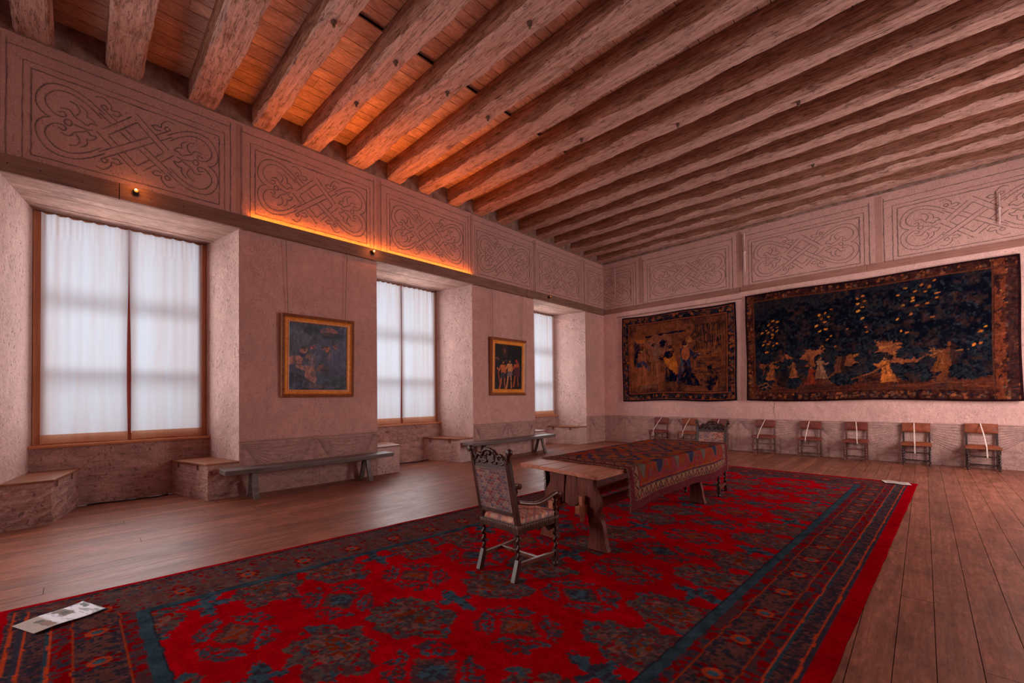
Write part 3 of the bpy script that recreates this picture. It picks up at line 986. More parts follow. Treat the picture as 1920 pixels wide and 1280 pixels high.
        for i in range(4):
            p, r_ = rel[i], rel[(i + 1) % 4]
            for k in range(sub): ring.append((p[0] + (r_[0] - p[0]) * k / sub, p[1] + (r_[1] - p[1]) * k / sub))
        n_ = len(ring)
        for li in range(nL + 1):
            for (px, py) in ring:
                jx = random.uniform(-.006, .006) * (0 < li < nL); vs.append((px * (1 + .0) + jx, py + jx * .8, 0.535 * li / nL))
        fs = [(li * n_ + i, li * n_ + (i + 1) % n_, (li + 1) * n_ + (i + 1) % n_, (li + 1) * n_ + i) for li in range(nL) for i in range(n_)]
        fs.append(tuple(range(nL * n_, nL * n_ + n_)))
        q.add(vs, fs, smooth=False)
        bd = q.build('masonry_body', M['apron'] if wi == 0 else M['reveal'], st)
        q = MB(); out = []
        for i, (px, py) in enumerate(rel): 
            l = math.hypot(px, py); out.append((px * (1 + .0), py))
        g = 1.04
        sgn = -1 if s < 0 else 1
        top = [(p[0], p[1]) for p in rel]
        # board overhangs the inner side
        inner = (1, 2) if s < 0 else (1, 2)
        top2 = []
        for i, (px, py) in enumerate(top):
            top2.append((px + (.012 if px > 0 else 0), py - sgn * (.025 if (py * sgn < 0) else 0)))
        q.prism(top2, .536, .566, ax='z')
        q.build('board_top', M['seatwood'], st, .006)
        for f_ in (.18, .72):
            q = MB()
            pa, pb = (rel[1], rel[2])
            ex, ey = pa[0] + (pb[0] - pa[0]) * f_, pa[1] + (pb[1] - pa[1]) * f_
            q.box((ex - .035, ey - .012, .455), (ex + .035, ey + .012, .534))
            q.build('timber_lug', M['rail'], bd)

# black cables lying along the apron of the first two niches
for pts, lab in (([(-9.0, 1.12, .008), (-8.93, .95, .008), (-8.95, .7, .008), (-8.99, .45, .008), (-9.02, .2, .008)], 'black cable lying on the floor under the nearest window'),
                 ([(-9.0, 6.3, .008), (-8.9, 6.1, .008), (-8.8, 5.85, .008), (-8.9, 5.6, .008), (-8.95, 5.2, .008)], 'black cable lying on the floor under the middle window')):
    q = MB(); pp = [(p[0], p[1]) for p in pts]; pp = bez(pp, 8)
    q.tube([(x_, y_, .009) for x_, y_ in pp], .008, 8)
    pb = [(x_ + .05 * math.sin(i * .4), y_, .009) for i, (x_, y_) in enumerate(pp)]
    q.tube([(x_ + .02, y_ - .03, .012 if True else 0) for x_, y_, z_ in pb], .007, 8)
    tag(q.build('floor_cable', M['cable']), lab, 'cable', 'cables under the windows')

# ------------------------------------------------------------------ lamps on the rail
for (y, lab) in ((0.62, 'small glowing spot lamp on the dark rail above the nearest window'), (4.19, 'small glowing spot lamp on the rail left of the middle window'), (9.78, 'small spot lamp on the rail above the far window')):
    th = thing('rail_lamp', lab, 'lamp', (XW + .095, y, 4.47), 0, 'small spot lamps on the window wall rail')
    q = MB(); q.box((-.03, -.03, -.035), (0.0, .03, .035)); q.tube([(0, 0, 0), (.045, 0, .012)], [.022, .030], 14)
    lc = q.build('lamp_case', M['lamp_case'], th, .003)
    q = MB(); q.ball((.05, 0, .013), .024 if y < 9 else .012, 8); q.build('bulb', M['bulb'], lc)
    if y < 9:
        q = MB(); q.ball((.068, -.004, .016), .0125, 8); q.build('filament', M['filament'], lc)
    if y < 9:
        d = bpy.data.lights.new('rail_lamp_light', 'POINT'); d.energy = 2.2; d.color = (1, .35, .08); d.shadow_soft_size = .03
        o = bpy.data.objects.new('rail_lamp_light', d); COL.objects.link(o); o.location = (XW + .20, y, 4.50)
# orange light strip behind the rail, shining up the wall
ls = thing('light_strip', 'long orange light strip on the rail, glowing up the painted wall', 'light strip', (XW + .045, 4.45, 4.556), 0)
q = MB(); q.box((-.014, -2.42, .0005), (.012, 2.42, .010)); chn = q.build('channel', M['rail'], ls)
q = MB(); q.box((-.009, -2.40, .0105), (.008, 2.40, .017)); q.build('glowing_strip', M['led'], ls)
area('light_strip_light', (XW + .05, 4.45, 4.578), (PI, 0, 0), .02, 4.8, 24, (1.0, 0.24, 0.010))
area('light_strip_light', (XW + .14, 4.3, 4.60), (PI, math.radians(38), 0), .03, 4.2, 36, (1.0, 0.28, 0.05), 1.9)

# ------------------------------------------------------------------ rods and batten on the back wall
for (x_, z0, z1, r_, lab) in ((-7.47, 4.92, 5.89, .008, 'thin pale rod on the frieze of the back wall, in the far left corner'),
                              (-3.47, 4.91, 6.0, .022, 'pale pole with a collar on the back wall frieze between two painted panels'),
                              (1.15, 4.88, 5.52, .014, 'pale rod on the back wall frieze at the right edge of the photo')):
    q = MB(); zz = (z0 + z1) / 2
    q.lathe([(r_ * .6, z0), (r_, z0 + .1), (r_, zz - .03), (r_ * 1.7, zz - .02), (r_ * 1.7, zz + .02), (r_, zz + .03), (r_, z1 - .05), (r_ * .7, z1)], (0, 0, 0), 10)
    q.box((-.015, -.005, zz - .01), (.015, .05, zz + .01))
    o = q.build('wall_rod', M['conduit']); o.location = (x_, YB - .05, 0)
    tag(o, lab, 'rod')
q = MB(); q.box((-7.45, YB - .022, 4.185), (-3.58, YB - .002, 4.205))
tag(q.build('hanging_batten', M['rail']), 'thin dark batten on the back wall just above the smaller tapestry', 'batten')


# ------------------------------------------------------------------ tapestries
def mottled(X, Y, cols, sc, seed):
    n = fbm(X * sc, Y * sc, seed, 4); n = np.clip((n - .2) / .6, 0, .999) * (len(cols) - 1)
    i = n.astype(int); f = (n - i)[..., None]; c = np.array(cols)
    return c[i] * (1 - f) + c[np.minimum(i + 1, len(cols) - 1)] * f


def leafy(p, cx, cy, rx, ry, seed, dark, mid, n=160):
    rg = np.random.default_rng(seed)
    p.ell(cx, cy, rx, ry, dark, rough=.35, fr=9, seed=seed)
    p.ell(cx, cy, rx * .95, ry * .95, dark, rough=.5, fr=22, seed=seed + 1, a=.9)
    for _ in range(n):
        a = rg.uniform(0, 2 * PI); r = math.sqrt(rg.uniform(0, 1)) * 1.05
        x, y = cx + rx * r * math.cos(a), cy + ry * r * math.sin(a)
        s = rg.uniform(.02, .05)
        k = rg.uniform(0, 1)
        col = np.array(dark) * (1 - k * .8) + np.array(mid) * k * .8
        p.ell(x, y, s, s * .5, col, rg.uniform(0, 3), rough=.3, fr=40, seed=int(rg.integers(99)))


def figure(p, x, y, h, robe, skin, hair, lean=0.0, wide=.34, arm=1, seed=0):
    """small clothed figure: robe, torso, arm, head"""
    hd = h * .075
    xt = x + lean * h
    p.poly([(x - wide * h * .5, y), (x + wide * h * .5, y), (xt + .10 * h, y + .55 * h), (xt + .12 * h, y + .82 * h), (xt - .12 * h, y + .82 * h), (xt - .10 * h, y + .55 * h)], robe, rough=.03, seed=seed)
    p.line([(x - .05 * h, y + .05 * h), (xt - .02 * h, y + .6 * h)], .012 * h, np.array(robe) * .45)
    p.line([(x + .08 * h, y + .03 * h), (xt + .04 * h, y + .5 * h)], .012 * h, np.array(robe) * 1.6)
    p.line([(xt + arm * .1 * h, y + .77 * h), (xt + arm * .2 * h, y + .62 * h), (xt + arm * .3 * h, y + .68 * h)], .035 * h, np.array(robe) * .8)
    p.ell(xt + arm * .31 * h, y + .685 * h, .025 * h, .02 * h, skin)
    p.ell(xt, y + .91 * h, hd * .8, hd, skin)
    p.ell(xt - arm * hd * .25, y + .94 * h, hd * .85, hd * .75, hair)


def tapestry_pts(w, h, n, wav, seed, sagtop=0.0):
    nu, nv = int(w / n), int(h / n)
    U, V = np.meshgrid(np.linspace(0, 1, nu), np.linspace(0, 1, nv), indexing='ij')
    X = U * w; Z = V * h
    Y = -0.035 - wav * (.25 + (1 - V) * .75) * (fbm(U * 5, V * 1.3, seed, 3) - .3) * 2 - .006 * np.sin(U * 40 + V * 3) * (1 - V)
    # ragged, gently waving edges
    Z2 = Z + (1 - V) * .02 * np.sin(U * 9 + seed) + V * .012 * np.sin(U * 11 + 2 * seed) - sagtop * V * np.sin(U * PI) 
    X2 = X + .012 * np.sin(V * 6 + seed) * (2 * U - 1)
    return U, V, X, Z, np.stack([X2, Y, Z2], -1)


NAVY = A(13, 12, 28); BLK = A(16, 9, 15); BRN = A(62, 28, 24); TAN = A(128, 62, 40); ORG = A(196, 92, 34); BLU = A(26, 32, 58); GRN = A(28, 30, 38); PALE = A(150, 88, 62); RED = A(110, 28, 24); RUST = A(96, 40, 24)

# the smaller tapestry: robed figures before a landscape
w1, h1 = 3.52, 2.75
U, V, X, Z, P = tapestry_pts(w1, h1, .016, .04, 4, .02)
p = Paint(X, Z, BRN)
p.C = mottled(X, Z, [A(40, 22, 22), A(84, 40, 30), A(112, 54, 36), A(72, 34, 26)], 3.2, 5)
bwid = np.minimum(np.minimum(X, w1 - X), np.minimum(Z, h1 - Z))
# garden on the right: fences, hedges
for k in range(9):
    y = .62 + k * .17
    p.line([(2.35, y), (3.05, y + .02)], .012, A(150, 70, 34), .6)
for k in range(60):
    p.ell(RNG.uniform(2.3, 3.1), RNG.uniform(.6, 2.25), .05, .03, mottled(np.array(0.), np.array(0.), [GRN, BRN], 1, 1), rough=.4, seed=k)
for k in range(14):
    x_ = 2.45 + .055 * k
    p.line([(x_, 1.55), (x_ + RNG.uniform(-.05, .05), 2.28)], .012, A(36, 24, 26))
p.poly([(2.1, 1.75), (2.32, 1.75), (2.3, 1.85), (2.21, 1.98), (2.12, 1.85)], A(150, 80, 46)); p.poly([(2.14, 1.5), (2.3, 1.5), (2.3, 1.75), (2.14, 1.75)], A(100, 48, 32))
p.ell(2.85, .62, .16, .22, NAVY, rough=.6, fr=14); p.ell(2.8, .95, .06, .14, NAVY, rough=.6, fr=14)
# column, pedestal and canopy on the left
p.poly([(.22, .42), (.56, .42), (.56, 1.12), (.22, 1.12)], A(112, 54, 36)); p.poly([(.26, 1.12), (.42, 1.12), (.40, 1.95), (.28, 1.95)], A(128, 60, 36))
p.poly([(.2, 1.95), (.5, 1.95), (.46, 2.05), (.22, 2.05)], A(110, 56, 40)); p.poly([(.2, .36), (.62, .36), (.6, .44), (.22, .44)], A(90, 40, 30))
p.poly([(.42, 1.15), (.6, 1.5), (.66, 1.98), (.44, 1.98)], NAVY, rough=.08); p.ell(.66, 1.98, .2, .12, A(140, 66, 34)); p.ell(.7, 2.08, .3, .08, A(110, 52, 34))
p.line([(.85, 2.06), (1.5, 2.1), (2.1, 2.12)], .03, NAVY)
p.ell(1.25, 1.75, .4, .38, A(120, 62, 48), rough=.3, fr=6)
p.poly([(.62, .42), (1.2, .42), (1.3, .66), (.7, .66)], A(104, 60, 50))
figure(p, .74, .5, 1.28, A(128, 62, 40), PALE, BRN, -.02, .4, 1, 1)
p.ell(.66, 1.2, .16, .09, BLU, .5); p.line([(.72, 1.25), (1.0, .95), (1.14, .86)], .06, A(38, 34, 60))
figure(p, 1.12, .5, 1.35, A(116, 58, 40), PALE, NAVY, .02, .3, 1, 2)
p.ell(1.22, 1.55, .17, .28, A(112, 66, 56), rough=.3); p.ell(1.4, 1.78, .11, .15, NAVY, rough=.4)
figure(p, 1.68, .58, 1.15, NAVY, PALE, BRN, -.05, .38, -1, 3)
p.poly([(1.42, 1.35), (1.72, 1.5), (1.86, 1.1), (1.84, .78), (1.6, 1.0), (1.46, 1.15)], A(170, 84, 30), rough=.04)
p.ell(1.6, 1.42, .13, .12, NAVY)
figure(p, 2.1, .5, 1.32, BLU, PALE, NAVY, .0, .42, 1, 4); p.poly([(1.9, .5), (2.62, .44), (2.3, .85), (2.1, 1.2), (1.95, .9)], NAVY, rough=.03)
p.ell(2.1, 1.42, .13, .2, A(150, 70, 44)); p.line([(1.98, 1.3), (2.02, .9)], .03, A(60, 62, 80))
ov = mottled(X, Z, [A(36, 20, 24), A(96, 46, 32), A(128, 64, 42), A(30, 26, 38)], 7, 61)
mk = np.clip((fbm(X * 9, Z * 8, 62, 4) - .48) / .2, 0, 1) * .45
p.C = p.C * (1 - mk[..., None]) + ov * mk[..., None]
for k in range(70):
    x_, z_ = RNG.uniform(.6, 3.1), RNG.uniform(.5, 2.0); p.line([(x_, z_), (x_ + RNG.uniform(-.06, .06), z_ - RNG.uniform(.08, .3))], .009, [NAVY, A(140, 70, 44), A(52, 26, 28)][k % 3], .8)
# figured border and dark selvage
bm = bwid < .25
bc = mottled(X, Z, [NAVY, A(18, 15, 26), A(58, 30, 28), A(22, 22, 34), A(14, 13, 26)], 9, 8)
p.put(bm, bc)
for k in range(420):
    s = RNG.integers(4); t_ = RNG.uniform(.06, .2)
    x_, z_ = [(RNG.uniform(0, w1), t_), (RNG.uniform(0, w1), h1 - t_), (t_, RNG.uniform(0, h1)), (w1 - t_, RNG.uniform(0, h1))][s]
    col = [A(120, 56, 34), A(96, 44, 34), A(30, 34, 52), A(142, 66, 32), A(86, 58, 52)][RNG.integers(5)]
    dx = np.abs(X - x_); mk = dx < .08
    p.ell(x_, z_, RNG.uniform(.018, .05), RNG.uniform(.018, .045), col, RNG.uniform(0, 3), rough=.4, fr=30, seed=k, a=.8)
p.put((bwid > .235) & (bwid < .26), A(120, 54, 34)); p.put((bwid > .26) & (bwid < .28), NAVY)
p.put((bwid > .045) & (bwid < .058), A(112, 48, 32)); p.put(bwid < .045, A(10, 10, 26))
p.C *= (0.8 + .4 * fbm(X * 1.3, Z * 9, 3, 3))[..., None]
p.C *= .80 * (0.7 + .6 * vnoise(X * 55, Z * 38, 6))[..., None] * (0.85 + .3 * cellhash(X, Z, .02, .1, 4))[..., None]
tp = thing('tapestry', 'smaller tapestry of robed figures beside a column, hanging left on the back wall', 'tapestry', (-7.24, YB - .005, 1.375))
grid_obj('woven_panel', P, p.C, M['tapestry'], tp, thick=.008)

# the larger tapestry: a wood with flowering trees
w2, h2 = 4.86, 2.87
U, V, X, Z, P = tapestry_pts(w2, h2, .016, .06, 9, .02)
p = Paint(X, Z, BLK)
p.C = mottled(X, Z, [A(13, 12, 26), A(22, 20, 32), A(34, 26, 32), A(16, 14, 26)], 2.2, 21)
SKY = A(132, 64, 42)
gz = .62
p.ell(1.45, 1.17, .48, .25, SKY, rough=.4, fr=5, seed=3); p.ell(2.95, 1.2, .58, .42, SKY, rough=.4, fr=5, seed=4); p.ell(2.4, .95, .5, .14, A(120, 58, 38), rough=.4, fr=5)
p.ell(3.7, 1.15, .45, .12, A(110, 56, 36), rough=.6, fr=8); p.ell(1.0, .95, .6, .1, A(118, 56, 36), rough=.6, fr=8)
for k in range(26):
    x_ = RNG.uniform(2.2, 4.2); z_ = RNG.uniform(.95, 1.3); p.line([(x_, z_), (x_ + RNG.uniform(.15, .4), z_ + RNG.uniform(0, .08))], .012, A(160, 84, 44), .8)
# ground
gm = Z < gz + .12 * (fbm(X * 1.5, Z * .3, 31, 3) - .5) * 2
p.put(gm, mottled(X * .6, Z * 2.4, [A(42, 20, 22), A(86, 36, 26), A(66, 28, 24), A(100, 46, 32)], 2.6, 33))
p.put((Z > gz - .1) & (Z < gz + .25) & (fbm(X * 5, Z * 6, 41, 4) > .55), A(24, 20, 28))
for k in range(90):
    x_ = RNG.uniform(.3, 4.3); z_ = RNG.uniform(.3, .75); p.line([(x_, z_), (x_ + RNG.uniform(.1, .35), z_ + RNG.uniform(-.03, .06))], .008, [A(120, 56, 36), A(36, 20, 24), A(90, 40, 28)][k % 3], .7)
# trunks and crowns
for (x_, z0, z1, wd, col) in ((.78, .55, 1.35, .05, A(84, 36, 26)), (.82, .6, 1.2, .03, A(120, 60, 38)), (2.02, .58, 1.25, .09, A(92, 44, 34)), (2.1, .5, 1.2, .04, A(50, 24, 24)), (3.88, .55, 1.6, .07, A(98, 44, 28)), (3.95, .6, 1.5, .04, A(44, 22, 22)), (.42, .7, 1.1, .02, A(90, 44, 30)), (.5, .7, 1.1, .02, A(90, 44, 30))):
    p.line([(x_ - wd * 2, z0 - .08), (x_, z0 + .1), (x_ - .03, (z0 + z1) / 2), (x_ + .05, z1)], wd, col)
D1, M1 = A(11, 10, 21), A(40, 40, 48)
for args in ((.75, 1.75, .5, .55, 51), (1.25, 1.9, .5, .5, 52), (1.5, 1.5, .3, .22, 53), (.5, 1.2, .25, .2, 54), (1.05, .95, .3, .12, 55), (2.15, 1.95, .6, .6, 56), (2.75, 2.1, .5, .4, 57), (2.1, 1.3, .35, .2, 58), (2.9, 1.6, .38, .25, 59), (2.65, .98, .3, .12, 60), (3.5, 1.35, .4, .25, 61), (3.75, 1.9, .6, .6, 62), (4.25, 1.8, .4, .75, 63), (4.35, 1.1, .2, .3, 64), (3.3, 2.25, .4, .3, 65), (3.35, .62, .28, .2, 66), (1.0, .5, .22, .16, 67), (2.1, .52, .25, .14, 68), (.42, .52, .2, .13, 69), (4.15, .62, .25, .16, 70), (1.75, 1.02, .2, .16, 81), (1.12, 1.28, .2, .16, 82), (2.5, 1.25, .2, .22, 83), (3.3, 1.05, .25, .12, 84), (2.45, .72, .2, .14, 85), (1.3, .72, .16, .12, 86), (3.0, .72, .14, .1, 87), (.7, .85, .2, .14, 88)):
    leafy(p, *args, D1, M1, 130)
# orange blossom
for (fx, fy) in [(.52, 2.0), (.62, 2.1), (.72, 2.06), (.58, 1.92), (.72, 1.92), (.46, 1.86), (.62, 1.86), (.7, 1.82), (.36, 1.8), (.5, 1.8), (.6, 1.74), (.42, 1.58), (.6, 1.66), (.38, 1.48), (.5, 1.5), (.62, 1.46), (.46, 1.28), (.7, 1.5), (.54, 1.56),
                 (1.62, 2.12), (1.74, 2.16), (1.86, 2.24), (1.66, 2.02), (1.8, 2.06), (1.72, 1.94), (1.62, 1.72), (1.74, 1.76), (1.84, 1.58), (1.76, 1.5), (1.56, 1.86), (1.92, 1.32), (1.66, 1.35), (2.36, 2.42), (2.46, 2.46), (2.36, 2.3), (2.48, 2.34), (2.44, 2.2), (2.36, 2.12), (2.44, 1.94), (2.5, 1.72), (2.52, 1.6), (2.16, 1.72),
                 (3.06, 2.36), (3.18, 2.5), (3.34, 2.4), (3.3, 2.26), (3.44, 2.52), (3.56, 2.46), (3.3, 2.2), (3.14, 2.12), (3.5, 2.36), (3.64, 2.58), (3.68, 2.3), (3.66, 2.2), (3.52, 2.1), (3.36, 2.08), (3.04, 1.82), (3.26, 1.9), (3.6, 1.8), (3.1, 1.55), (3.2, 1.5), (4.3, 1.42), (4.36, 1.5), (4.2, 1.15), (4.3, 1.18)]:
    p.ell(fx + .03, fy, RNG.uniform(.024, .044), RNG.uniform(.015, .026), [ORG, A(170, 84, 44), A(205, 104, 40)][RNG.integers(3)], RNG.uniform(-.2, .8), rough=.35, fr=30, seed=int(fx * 100))
# small figures under the trees
for (x_, z_, h_, rb, lean, ar) in ((.55, .55, .5, A(130, 62, 34), .1, 1), (1.08, .6, .42, A(128, 64, 40), 0, -1), (1.42, .42, .48, A(120, 40, 28), .05, 1), (1.66, .55, .55, A(130, 80, 64), -.05, 1), (2.92, .4, .62, A(178, 88, 42), -.1, -1), (3.7, .62, .5, A(104, 50, 28), .1, -1)):
    figure(p, x_, z_, h_, rb, PALE, BRN, lean, .5, ar, int(x_ * 10))
p.ell(.82, .55, .12, .2, A(30, 16, 20), rough=.3)
for (x_, z_) in ((.35, .38), (.45, .43), (.52, .36), (.42, .32)): p.ell(x_, z_, .08, .05, A(24, 24, 32), rough=.3); p.line([(x_ - .07, z_), (x_, z_ + .05), (x_ + .07, z_)], .01, A(130, 70, 44))
p.line([(2.25, .5), (2.6, .62), (2.85, .8)], .018, A(110, 52, 34))
ov = mottled(X, Z, [A(14, 12, 22), A(44, 32, 34), A(72, 38, 32), A(20, 18, 28)], 8, 63)
mk = np.clip((fbm(X * 10, Z * 9, 64, 4) - .50) / .2, 0, 1) * .55
p.C = p.C * (1 - mk[..., None]) + ov * mk[..., None]
# border of flowers
bl = X; br = w2 - X; bb = Z; bt = h2 - Z
bm = (bl < .2) | (br < .36) | (bb < .24) | (bt < .2)
bc = mottled(X, Z, [A(24, 12, 18), A(50, 22, 22), A(72, 31, 26), A(34, 17, 20)], 11, 71)
p.put(bm, bc)
p.put((bl < .19) & (bl > .08) & (np.abs(bl - .135) < .035 * (1 + np.sin(Z * 5))), A(104, 44, 28), .7)
for k in range(520):
    s = RNG.integers(5)
    x_, z_ = [(RNG.uniform(0, w2), RNG.uniform(.06, .2)), (RNG.uniform(1.2, w2), RNG.uniform(.06, .2)), (RNG.uniform(0, w2), h2 - RNG.uniform(.04, .17)), (RNG.uniform(.05, .16), RNG.uniform(0, h2)), (w2 - RNG.uniform(.05, .32), RNG.uniform(0, h2))][s]
    col = [A(120, 56, 38), A(96, 60, 50), A(30, 24, 34), A(140, 70, 44), A(70, 30, 26)][RNG.integers(5)]
    p.ell(x_, z_, RNG.uniform(.018, .04), RNG.uniform(.016, .035), col, rough=.4, fr=30, seed=k, a=.75)
p.put((br > .2) & (br < .34) & (fbm(X * 14, Z * 10, 75, 3) > .46), A(112, 46, 30), .75); p.put((br < .17) & (br > .05), mottled(X, Z, [A(20, 14, 22), A(60, 28, 26), A(28, 22, 30)], 12, 77), .8)
for d_, w_ in ((bl, .2), (bb, .24), (bt, .2), (br, .37)): p.put((np.abs(d_ - w_) < .012) & bm | ((np.abs(d_ - w_) < .012) & (bl > .19) & (br > .35) & (bb > .23) & (bt > .19)), A(84, 38, 28))
p.put(np.minimum(np.minimum(bl, br), np.minimum(bb, bt)) < .035, A(34, 14, 18))
p.C *= (0.78 + .44 * fbm(X * 1.3, Z * 9, 13, 3))[..., None]
p.C *= .74 * (0.62 + .76 * vnoise(X * 55, Z * 38, 6))[..., None] * (0.85 + .3 * cellhash(X, Z, .02, .1, 14))[..., None]
tp = thing('tapestry', 'large dark tapestry of flowering trees with orange blossom, right on the back wall', 'tapestry', (-3.47, YB - .005, 1.375))
grid_obj('woven_panel', P, p.C, M['tapestry'], tp, thick=.008)


# ------------------------------------------------------------------ framed paintings
def frame_mesh(w, h, prof):
    """moulding swept round a w x h rectangle; prof = (inset, height in front of the wall)"""
    mb = MB()
    loops = []
    for ins, d in prof:
        loops.append([(-w / 2 + ins, -d, -h / 2 + ins), (w / 2 - ins, -d, -h / 2 + ins), (w / 2 - ins, -d, h / 2 - ins), (-w / 2 + ins, -d, h / 2 - ins)])
    for a, b in zip(loops[:-1], loops[1:]):
        for i in range(4):
            j = (i + 1) % 4
            mb.add([a[i], a[j], b[j], b[i]], [(0, 1, 2, 3)])
    return mb


def painting(name_label, yc, zc, w, h, fw, canvas_fn, tilt, wires):
    root = thing('framed_painting', name_label, 'painting', (XW + .02, yc, zc), PI / 2, 'gilt framed paintings between the windows')
    root.rotation_euler = (tilt, 0, PI / 2)
    outer = frame_mesh(w, h, [(0, 0), (0, .05), (.012, .062), (.028, .055), (.034, .066), (fw * .45, .052)])
    outer.build('frame_edge', M['gold_dark'], root)
    fr = frame_mesh(w, h, [(fw * .45, .052), (fw * .62, .036), (fw * .82, .040), (fw * .86, .050), (fw * .95, .048), (fw, .026), (fw + .004, .012)])
    fr.build('gilt_frame', M['gold'], root)
    cw, ch = w - 2 * fw, h - 2 * fw
    n = .009
    U, V = np.meshgrid(np.linspace(0, 1, int(cw / n)), np.linspace(0, 1, int(ch / n)), indexing='ij')
    pt = canvas_fn(U, V)
    bul = .006 * (fbm(U * 3, V * 3, 5, 2) - .5) + .008 * np.sin(U * PI) * np.sin(V * 9) * (V < .3)
    P = np.stack([(U - .5) * cw * 1.005, -.020 - bul, (V - .5) * ch * 1.005], -1)
    grid_obj('canvas', P, pt, M['canvas'], root)
    for (xo, zt) in wires:
        q = MB(); q.tube([(xo * .93, -.01 + (zt - h / 2) * 0, h / 2 - .02), (xo, .005, zt)], .0035, 6)
        q.build('hanging_wire', M['wire'], root)
    return root


def canvas_dusk(U, V):
    p = Paint(U, V, S(24, 26, 44))
    n1 = fbm(U * 5, V * 5, 91, 5)
    p.C = mottled(U, V, [S(17, 16, 30), S(36, 36, 56), S(60, 64, 80), S(34, 30, 50)], 4.5, 92)
    p.ell(.2, .78, .3, .28, S(92, 98, 100), rough=.35, fr=6, a=.5, soft=.6)
    p.ell(.9, .55, .25, .4, S(66, 62, 96), rough=.3, fr=6, a=.5, soft=.6)
    FL = S(140, 88, 72); FD = S(108, 64, 58)
    p.ell(.66, .9, .15, .06, S(126, 74, 64), rough=.4, fr=8, a=.8); p.ell(.72, .84, .2, .045, S(14, 12, 22), rough=.3, fr=8, a=.8); p.ell(.38, .9, .14, .06, S(14, 14, 24), rough=.4, fr=8, a=.8)
    for (x_, y_, rx, ry, c_) in ((.25, .60, .065, .045, FL), (.39, .655, .048, .04, S(168, 84, 60)), (.64, .635, .055, .045, S(160, 84, 58)), (.58, .62, .03, .03, FD), (.78, .69, .04, .06, FD), (.67, .53, .035, .055, FD), (.55, .37, .05, .03, S(120, 62, 46))):
        p.ell(x_, y_, rx, ry, c_, .3, rough=.3, fr=16, seed=int(x_ * 99)); p.ell(x_ + .01, y_ - .008, rx * .35, ry * .3, np.array(c_) * .35); p.ell(x_ - .02, y_ + .03, rx * .8, ry * .45, np.array(S(52, 30, 32)), rough=.3)
    p.ell(.13, .45, .15, .08, S(150, 96, 84), rough=.4, fr=9, a=.85); p.ell(.33, .44, .10, .10, S(128, 88, 74), rough=.4, fr=9, a=.8); p.ell(.27, .42, .06, .05, S(34, 42, 54), rough=.3)
    p.ell(.24, .33, .15, .035, S(158, 98, 78), -.2, rough=.3, fr=10, a=.9); p.ell(.36, .2, .1, .13, S(136, 88, 70), .5, rough=.3, fr=8, a=.8); p.ell(.55, .3, .12, .05, S(110, 60, 50), rough=.5, a=.5)
    p.ell(.25, .13, .26, .05, S(16, 14, 26), -.45, rough=.3, fr=8, a=.85); p.ell(.76, .14, .26, .045, S(15, 13, 24), .25, rough=.3, fr=8, a=.85); p.ell(.45, .05, .2, .05, S(96, 74, 80), rough=.4, fr=9, a=.7)
    base = mottled(U, V, [S(15, 15, 28), S(40, 40, 60), S(74, 76, 92), S(30, 28, 46)], 7, 99)
    mk = np.clip((fbm(U * 12, V * 12, 89, 4) - .40) / .25, 0, 1) * .75
    p.C = p.C * (1 - mk[..., None]) + base * mk[..., None]
    p.C *= 1.45 * (0.5 + 2.2 * fbm(U * 34, V * 14, 95, 4) * (.6 + .8 * vnoise(U * 70, V * 45, 4)))[..., None]
    return p.C


def canvas_night(U, V):
    p = Paint(U, V, S(14, 9, 16))
    p.C = mottled(U, V, [S(9, 7, 14), S(18, 11, 20), S(30, 15, 20)], 4, 97)
    p.put(V < .14, S(44, 22, 20), .7); p.ell(.36, .84, .13, .14, S(58, 32, 26), rough=.4, fr=12, a=.8); p.ell(.36, .86, .05, .05, S(104, 62, 46), rough=.3)
    FL = S(190, 96, 52); FP = S(206, 130, 80); FR = S(176, 78, 46)

    def nude(x_, top, s, col, cloth, turn):
        p.line([(x_ - .05, top - .42 * s), (x_ - .08, top - .62 * s), (x_ - .1 - .03 * turn, top - .8 * s)], .024, col); p.line([(x_ + .05, top - .42 * s), (x_ + .05, top - .6 * s), (x_ + .05 + .05 * turn, top - .78 * s)], .022, np.array(col) * .75)
        p.poly([(x_ - .075, top - .10 * s), (x_ + .09, top - .10 * s), (x_ + .07, top - .34 * s), (x_ - .06, top - .36 * s)], col); p.line([(x_ - .07, top - .13 * s), (x_ - .13, top - .26 * s), (x_ - .2 * turn, top - .2 * s)], .018, col); p.line([(x_ + .085, top - .13 * s), (x_ + .11, top - .28 * s), (x_ + .04, top - .38 * s)], .018, np.array(col) * .8)
        p.ell(x_, top - .40 * s, .09, .08 * s, cloth, rough=.3); p.ell(x_ + .01, top - .03 * s, .032, .042, np.array(col) * .8); p.ell(x_, top, .034, .024, S(46, 24, 22))
    for x_, y_ in ((.06, .68), (.13, .66), (.42, .62), (.86, .6)): p.ell(x_, y_, .035, .04, S(112, 70, 56)); p.ell(x_, y_ - .15, .07, .14, S(36, 24, 32), rough=.3)
    nude(.3, .63, .82, FL, S(58, 48, 56), 1); nude(.54, .66, .8, FP, S(120, 92, 96), .4); nude(.8, .65, .72, FR, S(92, 40, 50), .3)
    p.poly([(.72, .5), (.9, .5), (.95, .3), (.68, .3)], S(84, 36, 46), rough=.03); p.ell(.79, .65, .035, .035, S(170, 40, 34))
    p.line([(.14, .38), (.16, .26), (.2, .14)], .022, S(140, 62, 40)); p.line([(.5, .25), (.6, .18)], .012, S(80, 40, 34))
    p.C *= (0.9 + .9 * fbm(U * 20, V * 26, 98, 3))[..., None]
    return p.C


